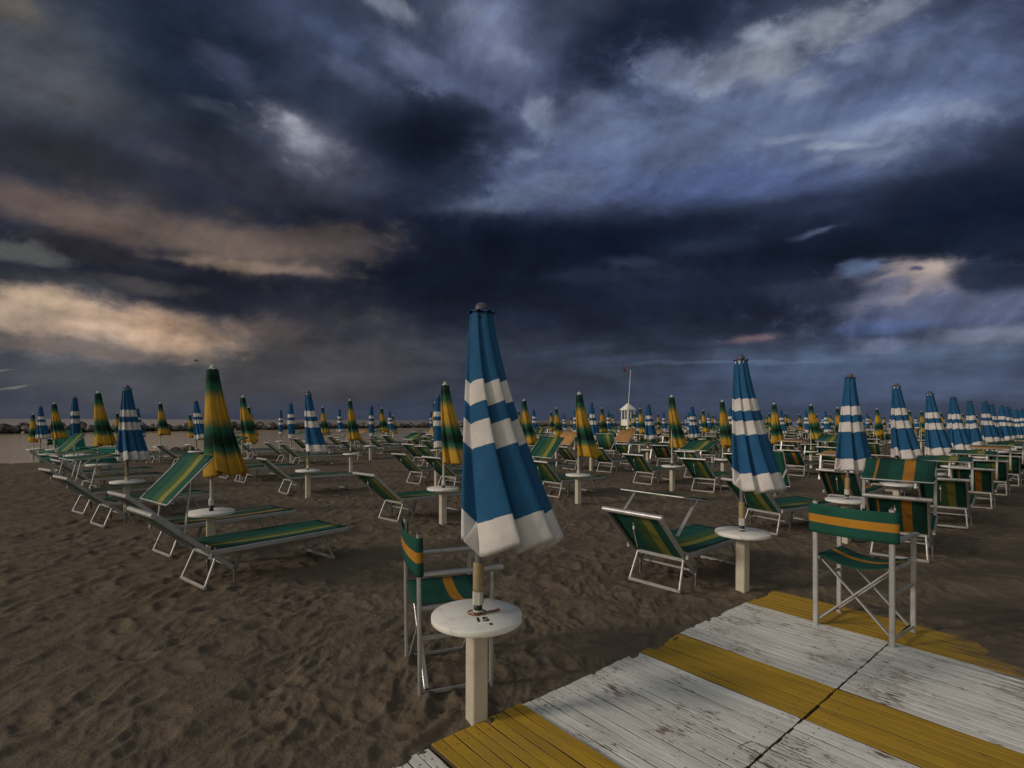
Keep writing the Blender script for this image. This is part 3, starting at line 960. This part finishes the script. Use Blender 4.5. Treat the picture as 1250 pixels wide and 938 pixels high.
def text_mesh(s, size):
    cu = bpy.data.curves.new('t', 'FONT'); cu.body = s; cu.size = size; cu.extrude = .0006; cu.align_x = 'CENTER'; cu.offset = size*.03
    ob = bpy.data.objects.new('t', cu); COL.objects.link(ob)
    dg = bpy.context.evaluated_depsgraph_get()
    me = bpy.data.meshes.new_from_object(ob.evaluated_get(dg))
    bpy.data.objects.remove(ob); bpy.data.curves.remove(cu)
    me.materials.clear(); me.materials.append(M['mark'])
    return me
tab = [o for o in bpy.data.objects if o.get('label') == 'white round table marked 15 under the large front umbrella'][0]
tabtop = [c for c in tab.children if c.name.startswith('tabletop')][0]
inv = tab.rotation_euler.z
def on_top(name, me, dx, dy, rz):
    o = obj(name, me, tabtop)
    ca, sa = math.cos(-inv), math.sin(-inv)
    o.location = (dx*ca-dy*sa, dx*sa+dy*ca, .5542); o.rotation_euler = (0,0,rz-inv)
on_top('number_marking', text_mesh('15', .072), .034, -.100, R(12))
on_top('small_marking', text_mesh('II', .034), .076, -.143, R(12))

# ------------------------------------------------------------------ breakwater
protos = []
for k in range(8):
    bm = bmesh.new(); bmesh.ops.create_icosphere(bm, subdivisions=3, radius=1)
    rr = random.Random(k+40)
    cuts = [(Vector((rr.gauss(0,1), rr.gauss(0,1), rr.gauss(0,1))).normalized(), rr.uniform(.55,.9)) for _ in range(11)]
    sc = Vector((rr.uniform(.8,1.25), rr.uniform(.75,1.1), rr.uniform(.55,.8)))
    for v in bm.verts:
        p = v.co.copy()
        for nrm, d in cuts:
            e = p.dot(nrm)-d
            if e > 0: p -= nrm*e*.92
        p = p*(1+.05*rr.gauss(0,.5))
        v.co = Vector((p.x*sc.x, p.y*sc.y, p.z*sc.z))
    me = bpy.data.meshes.new('breakwater_rock'); bm.to_mesh(me); bm.free()
    me.materials.append(M['rock']); protos.append(me)
# the line the rocks follow (world points on the water)
line = [(-75,47),(-57,57),(-46,75),(-35,97),(-20,116),(-3,138),(30,170),(75,215),(130,265)]
def along(d):
    for (x0,y0),(x1,y1) in zip(line, line[1:]):
        l = math.hypot(x1-x0, y1-y0)
        if d <= l: return x0+(x1-x0)*d/l, y0+(y1-y0)*d/l, (x1-x0)/l, (y1-y0)/l
        d -= l
    return None
rk = []
d = 0.0; rr = random.Random(77)
while True:
    q = along(d)
    if q is None: break
    x, y, tx, ty = q
    k = 0
    for lat, zz, s in ((-1.7,.0,.62),(-.8,.34,.62),(.2,.66,.66),(1.2,.40,.7)):
        ll = lat+rr.uniform(-.4,.4)
        rk.append((x-ty*(-ll)+rr.uniform(-.4,.4), y+tx*(-ll)+rr.uniform(-.3,.3), SEA_Z+zz+rr.uniform(-.08,.12), s*rr.uniform(.75,1.3), rr.randrange(8), rr.uniform(0,6.28)))
    d += .98+.004*d
rk.sort(key=lambda t: math.hypot(t[0], t[1]) if -1.1 < t[0]/t[1] < 1.2 else 1e9)
stuff = MB()
for i, (x, y, z, s, k, a) in enumerate(rk):
    if i < 285:
        o = obj('breakwater_rock', protos[k]); o.location = (x,y,z); o.scale = (s,s,s); o.rotation_euler = (rr.uniform(-.3,.3), rr.uniform(-.3,.3), a)
        tag(o, 'grey boulder among the heaped boulders of the breakwater across the water', 'rock', 'boulders of the breakwater')
    else:
        Mx = Matrix.Translation((x,y,z)) @ Matrix.Rotation(a, 4, 'Z') @ Matrix.Scale(s, 4)
        t = MB(); me = protos[k]
        t.add([v.co for v in me.vertices], [tuple(p.vertices) for p in me.polygons], M['rock'])
        stuff.merge(t, Mx)
if stuff.v:
    tag(obj('breakwater_rubble', stuff), 'far end of the grey boulder breakwater along the horizon', 'rocks', kind='stuff')

# dark stones left at the water's edge, seen beyond the yellow umbrella on the left
for i, (px, py, s, lab) in enumerate(((215,551,.42,'larger dark stone at the water edge, leftmost of three'),(231,551.5,.45,'round pale-faced stone at the water edge, middle of three'),(243,553,.26,'small flat dark stone at the water edge, rightmost of three'))):
    Y = 1.6*F/(py-512); X = (px-CX)/F*Y
    o = obj('shore_stone', protos[i+2]); o.location = (X,Y,-.1); o.scale = (s,s,s*.9); o.rotation_euler = (0,0,i)
    tag(o, lab, 'stone', 'stones at the water edge')

# ------------------------------------------------------------------ lifeguard tower and flag
def tower(x, y):
    t = empty('lifeguard_tower', (x,y,-.3), R(28))
    tag(t, 'white wooden lifeguard tower with pointed roof standing by the water', 'lifeguard tower')
    W = M['white']; hw = .42; z0, z1, zr = 1.0, 2.95, 3.60
    m = MB()
    for sx in (-1,1):
        for sy in (-1,1): m.bar((sx*hw*1.12,sy*hw*1.12,-.3),(sx*hw,sy*hw,z1), .11, .11, W)
    obj('corner_post', m, t)
    m = MB(); m.bar((0,-hw-.08,z0),(0,hw+.08,z0), 2*hw+.16, .10, W, up=(0,0,1)); obj('platform', m, t)
    m = MB()
    for sy in (-1,1):
        m.bar((-hw+.06,sy*hw,z0+.5),(hw-.06,sy*hw,z0+.5), .05, .85, W); m.bar((sy*hw,-hw+.06,z0+.5),(sy*hw,hw-.06,z0+.5), .05, .85, W)
        m.bar((-hw,sy*hw*1.03,z0-.4),(hw,sy*hw*1.03,z0-.4), .04,.6, W); m.bar((sy*hw*1.03,-hw,z0-.4),(sy*hw*1.03,hw,z0-.4), .04,.6, W)
    obj('wall', m, t)
    m = MB()
    for sy in (-1,1):
        m.bar((0,sy*hw,z0+.92),(0,sy*hw,z1), .09,.06, W); m.bar((sy*hw,0,z0+.92),(sy*hw,0,z1), .06,.09, W)
    obj('window_frame', m, t)
    m = MB()
    m.bar((-hw*.75,-hw-.036,z0+.28),(hw*.75,-hw-.036,z0+.28), .02, .16, M['brown']); obj('sign_board', m, t)
    e = hw+.14
    m = MB(); vs = [(-e,-e,z1),(e,-e,z1),(e,e,z1),(-e,e,z1),(0,0,zr),(-e,-e,z1-.09),(e,-e,z1-.09),(e,e,z1-.09),(-e,e,z1-.09)]
    m.add(vs, [(0,1,4),(1,2,4),(2,3,4),(3,0,4),(5,6,1,0),(6,7,2,1),(7,8,3,2),(8,5,0,3),(8,7,6,5)], W); obj('roof', m, t)
    m = MB(); m.tube([(hw+.10+.0*math.cos(a), .12+.20*math.cos(a), z0+1.35+.24*math.sin(a)) for a in [i*2*math.pi/16 for i in range(16)]], .06, M['red'], 8, closed=True); 
    obj('lifebuoy', m, t)
    return t
TX, TY = un(44.0, 31.2)
sc = 768
TX = (766.5-CX)/F*TY
tw_ = tower(TX, TY)
fx = TX-.25; fy = TY-1.0
fp = empty('flagpole', (fx,fy,-.3)); tag(fp, 'tall thin white flagpole with small red flag beside the lifeguard tower', 'flagpole')
ztop = 1.5+62*fy/F+.3
m = MB(); m.tube([(0,0,0),(.10,0,ztop*.55),(.28,0,ztop)], [.04,.034,.022], M['white'], 8); obj('pole', m, fp)
m = MB(); m.tube([(.28,0,ztop),(-.1,0,ztop+.25),(-.55,0,ztop+.62)], .009, M['alu_dark'], 5); obj('gaff', m, fp)
m = MB(); g = []
for i in range(9):
    q = i/8
    g.append([(-.55+.30*q*(.4+.6*w)+.06*math.sin(q*5+w*2)+.12*w*(1-q), .08*math.sin(q*4+w*3), ztop+.60-.68*q-.14*w*(1-.3*q)) for w in [k/5*1.5 for k in range(6)]])
m.sheet(g, M['red'], thick=.01); obj('flag', m, fp)

# small red flag far along the beach on the right
fr = empty('flagpole', ((1078-CX)/F*70, 70, 0)); tag(fr, 'distant thin pole with tiny red flag above the far umbrellas', 'flagpole')
m = MB(); m.tube([(0,0,0),(0,0,2.15)], .02, M['alu_dark'], 6); obj('pole', m, fr)
m = MB(); m.sheet([[(.02+.3*i/3, .03*math.sin(i*2), 2.12-.28*k) for k in (0,1)] for i in range(4)], M['red'], thick=.01); obj('flag', m, fr)

# ------------------------------------------------------------------ pedal boat
def pedal_boat(x, y, z, rz):
    t = empty('pedal_boat', (x,y,z), rz); tag(t, 'teal pedal boat with white rim pulled up at the water edge on the left', 'pedal boat')
    T = M['teal']; W = M['white']
    for s in (-1, 1):
        m = MB(); vs = []; fs = []; k = 12
        for i in range(k+1):
            q = i/k; xx = -1.25+2.5*q
            w = .24*min(1, (1-abs(2*q-1)**3.5)+.15); kz = .02+.16*abs(2*q-1)**4
            for yy, zz in ((-w,.36),(-w*.95,.20),(-w*.5,kz),(w*.5,kz),(w*.95,.20),(w,.36)): vs.append((xx, s*.48+yy, zz))
        for i in range(k):
            for e in range(5): fs.append((i*6+e, i*6+e+1, (i+1)*6+e+1, (i+1)*6+e))
        fs.append(tuple(range(5,-1,-1))); fs.append(tuple(k*6+e for e in range(6)))
        for i in range(k): fs.append((i*6+5, i*6, (i+1)*6, (i+1)*6+5))
        m.add(vs, fs, T, True); obj('hull', m, t)
    m = MB(); m.bar((-1.28,0,.40),(1.28,0,.40), 1.50, .06, W, ch=.4); obj('rim', m, t)
    m = MB(); m.bar((-1.15,0,.48),(1.15,0,.48), 1.36, .10, T, ch=.35); m.bar((.35,0,.56),(1.15,0,.56), 1.1,.10, T, ch=.4); obj('deck', m, t)
    for s in (-1, 1):
        m = MB(); m.bar((-.45,s*.33,.58),(.05,s*.33,.58), .52, .10, T, ch=.4)
        m.bar((-.48,s*.33,.56),(-.62,s*.33,1.22), .52, .10, T, up=(0,1,0), ch=.4); obj('seat', m, t)
    m = MB(); m.bar((-.66,-.68,.5),(-.66,-.68,1.26), .10,.10, T); obj('corner_post', m, t)
    m = MB()
    m.bar((-.9,0,.10),(.9,0,.10), .5,.30, M['black']); obj('paddle_box', m, t)
pedal_boat((107-CX)/F*19.2, 19.2, -.16, R(12))

# ------------------------------------------------------------------ bird and a far building
bx, by, bz = (239-CX)/F*60, 60.0, 1.5+71*60/F
m = MB()
m.tube([(-.24,0,.02),(-.12,0,.02),(.05,0,0),(.18,0,.02),(.26,0,.04)], [.012,.05,.065,.045,.01], M['bird'], 8)
for s in (-1, 1):
    m.sheet([[(.07-.02*q, s*.46*q, .03+.16*math.sin(q*2.4)), (-.07-.05*q+.04*q*q, s*.46*q, .02+.15*math.sin(q*2.4))] for q in [i/6 for i in range(7)]], M['bird'], thick=.008)
o = obj('seagull', m); o.location = (bx,by,bz); o.rotation_euler = (R(12),0,R(35))
tag(o, 'dark gull flying low in the sky on the left', 'bird')

t = empty('apartment_tower', (780*(1256-CX)/F, 780, 0)); tag(t, 'distant brownish apartment tower at the right edge of the horizon', 'building')
m = MB(); m.bar((0,0,0),(0,0,19.5), 16, 14, M['facade'], ch=.01); obj('wall', m, t)
for k in range(6):
    m = MB(); m.bar((-6.5,-7.1,2.6+2.9*k),(6.5,-7.1,2.6+2.9*k), .15, 1.2, M['pane'], ch=.05); obj('window', m, t)
m = MB(); m.bar((0,0,19.52),(0,0,20.1), 16.6, 14.6, M['facade'], ch=.01); obj('roof', m, t)

# ------------------------------------------------------------------ light
SUN_AZ, SUN_EL = R(-106), R(22)        # azimuth from +Y towards +X
ld = bpy.data.lights.new('sun', 'SUN'); ld.energy = 1.5; ld.angle = R(10); ld.color = (1,.87,.74)
lo = bpy.data.objects.new('sun', ld); COL.objects.link(lo)
sd = Vector((math.sin(SUN_AZ)*math.cos(SUN_EL), math.cos(SUN_AZ)*math.cos(SUN_EL), math.sin(SUN_EL)))
lo.rotation_euler = sd.to_track_quat('Z', 'Y').to_euler()

# ------------------------------------------------------------------ sky
W = bpy.data.worlds.new('World'); S.world = W; W.use_nodes = True
t = NT(W.node_tree)
bg = t.n['Background']
Dn = t.node('ShaderNodeTexCoord').outputs['Generated']
X, Y, Z = t.sep(Dn)
den = t.math('ADD', t.math('MAXIMUM', Y, -.85), 1.0)
P = t.comb(t.math('DIVIDE', X, den), t.math('DIVIDE', Z, den))
# the cloud deck seen in perspective
zq = t.math('ADD', t.math('MAXIMUM', Z, 0.0), .16)
Q = t.comb(t.math('DIVIDE', X, zq), t.math('DIVIDE', Y, zq))
Qr = t.node('ShaderNodeVectorRotate', rotation_type='Z_AXIS'); t.l.new(Q, Qr.inputs['Vector']); Qr.inputs['Angle'].default_value = R(22)
Qs = t.vmath('MULTIPLY', Qr.outputs[0], (.55,1.35,1))
w1 = t.noise(Qs, .75, 5, .55)
w2 = t.noise(t.vmath('MULTIPLY', P, (1,1.45,1)), 10, 7, .56)
wv = t.vmath('ADD', t.vmath('SCALE', t.vmath('SUBTRACT', w1.outputs['Color'], (.5,.5,.5)), scale=.055),
             t.vmath('SCALE', t.vmath('SUBTRACT', w2.outputs['Color'], (.5,.5,.5)), scale=.040))
Plow = t.vmath('ADD', P, t.vmath('SCALE', t.vmath('SUBTRACT', t.noise(t.vmath('MULTIPLY', P, (1,1.4,1)), 4, 2, .5).outputs['Color'], (.5,.5,.5)), scale=.09))
Pw = t.vmath('ADD', P, t.vmath('MULTIPLY', wv, (1,.7,0)))
TEAR = t.math('SUBTRACT', t.noise(t.vmath('MULTIPLY', Plow, (1,1.6,1)), 15, 9, .64).outputs[0], .5)
TEAR2 = t.math('SUBTRACT', t.noise(t.vmath('MULTIPLY', Plow, (1,1.5,1)), 42, 7, .62).outputs[0], .5)
ROT = {}
def rotated(deg):
    if deg not in ROT:
        if deg == 0: ROT[deg] = Pw
        else:
            n = t.node('ShaderNodeVectorRotate', rotation_type='Z_AXIS'); t.l.new(Pw, n.inputs['Vector']); n.inputs['Angle'].default_value = R(deg); ROT[deg] = n.outputs[0]
    return ROT[deg]
def pdir(px, py):
    v = Vector(((px-CX)/F, 1, (HY-py)/F)).normalized()
    return Vector((v.x/(1+v.y), v.z/(1+v.y)))
def blob(acc, px, py, sx, sy, col, a=1.0, rot=0, k=1):
    """soft cloud patch of the given size around a direction; rot: degrees, right end down positive"""
    c = pdir(px, py); l = (pdir(px+1, py)-c).length; l2 = (pdir(px, py+1)-c).length
    ex, ey = 1/(sx*l), 1/(sy*l2)
    cr = R(rot); v = Vector((c.x*math.cos(cr)-c.y*math.sin(cr), c.x*math.sin(cr)+c.y*math.cos(cr)))
    d = t.vmath('MULTIPLY_ADD', rotated(rot), (ex,ey,0), (-v.x*ex,-v.y*ey,0))
    e = t.vmath('DOT_PRODUCT', d, d)
    tr = TEAR2 if min(sx, sy) < 27 else TEAR
    if k >= 1.8: w = t.maprange(t.math('MULTIPLY_ADD', tr, 2.8, e), .0, 1.7, 1, 0)
    elif k > 1: w = t.math('MINIMUM', t.math('POWER', .3679, t.math('MULTIPLY', e, t.math('MAXIMUM', t.math('MULTIPLY_ADD', tr, 3.3, 1.0), .35))), 1.0)
    else: w = t.math('MINIMUM', t.math('POWER', .3679, t.math('MULTIPLY', e, t.math('MAXIMUM', t.math('MULTIPLY_ADD', tr, 3.1, 1.0), .35))), 1.0)
    if k < 1.8: w = t.maprange(w, .03, .95, 0, 1)
    if a != 1: w = t.math('MULTIPLY', w, a)
    return t.mix(w, acc, tuple(q/255 for q in col)+(1,))
base = t.ramp(t.maprange(Z, -.05, .62, 0, 1, False), [(0,(66/255,70/255,86/255,1)),(.12,(56/255,60/255,76/255,1)),(.35,(34/255,38/255,54/255,1)),(.7,(48/255,54/255,74/255,1)),(1,(56/255,62/255,82/255,1))])
acc = base
BL_ = [
 # large masses
 (60,90,190,100,(80,82,90),.9,15,1),
 (250,80,120,140,(38,46,63),.95,0,1),
 (60,200,200,36,(50,49,56),.9,10,1),
 (440,60,170,80,(66,74,98),.85,20,1),
 (330,230,150,50,(48,49,60),.9,15,1),
 (540,175,110,52,(28,33,47),.95,0,1.5),
 (600,60,95,75,(98,105,134),.9,35,1),
 (790,50,140,60,(28,36,53),.95,-18,1.5),
 (700,190,120,75,(92,101,136),.95,-10,1.3),
 (950,150,230,110,(96,106,138),.97,-6,1.5),
 (1150,110,170,90,(90,100,134),.9,0,1.3),
 (880,225,140,32,(86,98,142),.9,5,1.3),
 (760,300,300,46,(20,26,42),.95,0,1.3),
 (1180,262,160,58,(20,28,47),.95,-8,1.5),
 (1010,265,190,34,(36,43,62),.8,-5,1),
 (520,330,260,60,(23,27,40),.95,4,1.4),
 (880,345,190,48,(32,37,54),.9,-4,1.4),
 (300,345,190,34,(33,34,44),.95,12,1.5),
 (620,445,330,50,(57,61,75),.9,0,1.3),
 (850,405,120,24,(42,47,63),.8,0,1),
 (1080,455,260,52,(78,89,116),.9,0,1.2),
 (900,475,140,30,(68,78,104),.7,0,1),
 (370,445,170,60,(76,72,75),.9,0,1.2),
 (120,465,200,46,(79,79,87),.9,0,1.2),
 (700,500,500,16,(62,70,92),.55,0,1),
 (1150,385,140,26,(84,92,124),.9,0,1.3),
 # warm left
 (60,262,150,30,(112,94,88),.8,10,1),
 (260,294,150,32,(120,102,94),.85,8,1),
 (400,295,90,24,(98,84,80),.7,-4,1),
 (300,325,120,8,(142,119,106),.7,2,1),
 (120,318,110,16,(54,51,58),.9,10,1.3),
 (10,316,70,16,(112,110,110),.85,8,1.3),
 (40,344,150,11,(60,62,70),.9,2,1.3),
 (80,394,200,31,(196,166,148),.97,2,1.5),
 (40,372,70,15,(192,164,142),.8,0,1.5),
 (215,402,75,25,(172,140,119),.85,14,1.5),
 (315,400,80,22,(92,78,74),.6,0,1),
 (262,366,120,20,(36,37,47),.97,9,2.4),
 (170,352,80,9,(58,56,62),.85,4,2),
 (160,352,70,8,(70,66,68),.8,6,1.5),
 (20,388,44,12,(136,120,110),.4,0,1),
 (110,427,170,8,(104,93,90),.75,0,1.6),
 (8,12,34,24,(104,98,95),.8,0,1.2),
 (70,120,90,30,(84,84,92),.6,10,1),
 (0,478,22,2.2,(134,128,120),.65,-10,1.5),
 (2,453,14,1.8,(128,124,118),.6,-10,1.5),
 # highlights
 (378,180,84,46,(84,86,102),.85,22,1),
 (370,170,46,24,(136,136,153),.85,25,1),
 (362,158,22,9,(158,158,172),.7,30,1),
 (268,85,48,22,(68,72,96),.8,25,1.2),
 (255,140,34,10,(72,76,90),.7,15,1.2),
 (205,200,50,14,(66,66,75),.7,8,1),
 (390,38,46,14,(74,84,114),.8,25,1),
 (470,8,40,16,(128,132,150),.8,25,1.2),
 (492,80,60,22,(98,104,130),.85,35,1.2),
 (590,45,46,34,(112,119,150),.85,45,1.3),
 (545,112,80,15,(84,92,122),.7,20,1),
 (655,150,26,20,(140,149,176),.9,40,1.2),
 (640,190,22,8,(120,130,160),.7,0,1),
 (720,160,60,26,(104,114,146),.7,0,1),
 (600,240,70,15,(90,99,124),.85,-10,1.2),
 (650,225,60,16,(92,101,130),.6,0,1),
 (830,92,50,22,(122,130,158),.85,10,1.2),
 (940,66,44,28,(158,162,180),.92,-25,1.3),
 (900,78,50,20,(140,146,166),.7,-15,1.2),
 (1015,28,42,22,(152,156,172),.85,0,1.3),
 (1085,18,60,20,(140,144,164),.8,-15,1.2),
 (1080,150,100,26,(116,124,150),.8,-5,1.2),
 (1030,172,50,6,(140,146,166),.7,4,1),
 (960,160,40,7,(126,133,158),.7,0,1),
 (1190,132,40,10,(118,124,150),.7,15,1),
 (1080,182,60,10,(118,126,150),.7,0,1),
 (990,287,30,5,(84,92,120),.85,-10,1.3),
 (770,322,34,8,(58,62,84),.7,0,1),
 (850,300,60,14,(42,48,68),.7,-6,1),
 (985,95,26,14,(136,142,166),.8,0,1.2),
 (870,105,24,13,(134,141,166),.8,0,1.2),
 (815,70,26,12,(112,120,148),.75,0,1.2),
 (925,40,24,10,(150,155,174),.7,0,1.2),
 (1050,60,30,14,(118,126,154),.7,0,1.2),
 (1120,60,30,16,(104,113,143),.7,0,1.2),
 (720,130,30,16,(112,121,151),.7,0,1.2),
 (690,215,40,10,(106,116,146),.7,0,1.2),
 (560,20,26,16,(124,130,156),.7,0,1.2),
 (620,75,24,16,(118,125,152),.7,0,1.2),
 (430,95,40,16,(84,92,118),.7,25,1.2),
 (820,332,60,12,(44,50,68),.8,0,1.2),
 (700,345,60,10,(40,45,62),.7,0,1.2),
 (1000,255,70,10,(46,54,76),.7,-4,1.2),
 # break in the cloud on the right
 (1135,362,165,26,(90,95,122),.92,0,1.6),
 (1112,337,76,25,(164,148,154),.93,-2,1.5),
 (1046,330,30,10,(108,124,164),.85,-6,1.8),
 (1138,325,32,13,(190,170,163),.85,0,1.5),
 (1080,352,34,12,(118,120,147),.9,-6,2),
 (1060,302,230,17,(27,34,51),.96,-3,2.6),
 (1205,332,46,22,(40,47,69),.9,8,1.8),
 (1062,337,30,5,(78,84,108),.8,-6,1.5),
 (1120,328,11,3,(76,78,104),.9,0,1.5),
 (1078,323,10,2.5,(70,76,102),.8,0,1.5),
 (1000,354,90,12,(46,51,69),.85,0,1.6),
 (1080,403,60,13,(82,96,138),.7,-4,1.5),
 (1205,413,95,19,(116,118,142),.9,-5,1.6),
 (1085,428,46,10,(104,108,134),.85,0,2),
 (1160,440,130,9,(84,96,120),.8,0,1.3),
 (918,414,38,6,(132,106,112),.75,0,1),
 (940,420,40,4,(60,64,86),.6,0,1),
 (860,420,60,6,(50,55,74),.7,0,1),
 (900,448,150,4,(90,102,128),.6,0,1),
 (690,425,60,8,(60,66,86),.7,-8,1),
 (800,440,120,9,(62,70,92),.6,0,1),
]
for bb in BL_: acc = blob(acc, *bb)
# the bright overcast behind the photographer, brightest towards the low sun on the left
backf = t.maprange(Y, .18, -.45)
backc = t.mix(t.maprange(X, .8, -.9), (.50,.505,.515,1), (.94,.88,.80,1))
backc = t.mix(t.maprange(t.noise(Qs, .9, 5, .6).outputs[0], .35, .65), backc, (.60,.60,.60,1))
up = t.maprange(Z, .62, .9)
acc = t.mix(t.math('MULTIPLY', up, .5), acc, (.52,.54,.56,1))
acc = t.mix(backf, acc, backc)
# fine structure of the cloud
d1 = t.noise(Qs, 1.4, 5, .55, .2)
low = t.maprange(Z, .0, .14)
def relief(vec, scale, det, rough, off):
    """cloud billows lit from above left: the difference of the same noise a small step apart"""
    a = t.noise(vec, scale, det, rough).outputs[0]
    b = t.noise(t.vmath('ADD', vec, off), scale, det, rough).outputs[0]
    return t.math('SUBTRACT', b, a)
B1 = t.vmath('MULTIPLY', Plow, (1,1.35,1)); B2 = t.vmath('MULTIPLY', Plow, (1,1.2,1))
r1 = relief(B1, 7.5, 7, .55, (.012,-.030,0)); r2 = relief(B2, 24, 6, .58, (.004,-.010,0))
d2 = t.noise(B1, 13, 8, .60)
lum = t.vmath('DOT_PRODUCT', acc, (.33,.34,.33))
dv = t.math('MULTIPLY', t.math('SUBTRACT', d1.outputs[0], .5), .50)
dv = t.math('ADD', dv, t.math('MULTIPLY', t.math('SUBTRACT', d2.outputs[0], .5), .30))
dv = t.math('ADD', dv, t.math('MULTIPLY', r1, .80))
dv = t.math('ADD', dv, t.math('MULTIPLY', r2, t.maprange(lum, .15, .5, .25, .60)))
dv = t.math('MULTIPLY', dv, t.math('ADD', .30, t.math('MULTIPLY', low, .70)))
d4 = t.noise(t.comb(t.math('MULTIPLY', X, 3.0), t.math('MULTIPLY', Z, 30.0)), 1, 5, .55)
dv = t.math('ADD', dv, t.math('MULTIPLY', t.math('SUBTRACT', d4.outputs[0], .5), t.maprange(Z, .30, .05, 0, .22)))
acc = t.vmath('MULTIPLY', t.vmath('SCALE', acc, scale=t.math('ADD', 1.0, dv)), (.995,1.014,.992))
gm = t.node('ShaderNodeGamma'); t.l.new(acc, gm.inputs[0]); gm.inputs[1].default_value = 2.25
cloud = t.vmath('SCALE', gm.outputs[0], scale=10.0)
sky = t.node('ShaderNodeTexSky', sky_type='NISHITA'); sky.sun_disc = False; sky.sun_elevation = SUN_EL; sky.sun_rotation = SUN_AZ
# a little clear sky shows through the thinnest cloud
fin = t.mix(.008, cloud, sky.outputs[0])
t.l.new(fin, bg.inputs['Color']); bg.inputs['Strength'].default_value = .1
try:
    W.cycles.sampling_method = 'MANUAL'; W.cycles.sample_map_resolution = 512
except Exception: pass

# ------------------------------------------------------------------ camera
cd = bpy.data.cameras.new('camera'); cam = bpy.data.objects.new('camera', cd); COL.objects.link(cam)
cd.sensor_width = 36; cd.lens = 36*F/1250; cd.shift_y = (HY-469)/1250
cd.clip_end = 20000; cd.clip_start = .05
cam.location = (0,0,CAMH)
cam.rotation_euler = (Matrix.Rotation(R(90), 4, 'X') @ Matrix.Rotation(R(.2), 4, 'Z')).to_euler()
S.camera = cam
S.render.engine = 'CYCLES'
S.cycles.max_bounces = 6
S.cycles.use_denoising = True
vs = S.view_settings
vs.view_transform = 'Standard'; vs.look = 'None'; vs.exposure = 0; vs.gamma = 1; vs.use_curve_mapping = False
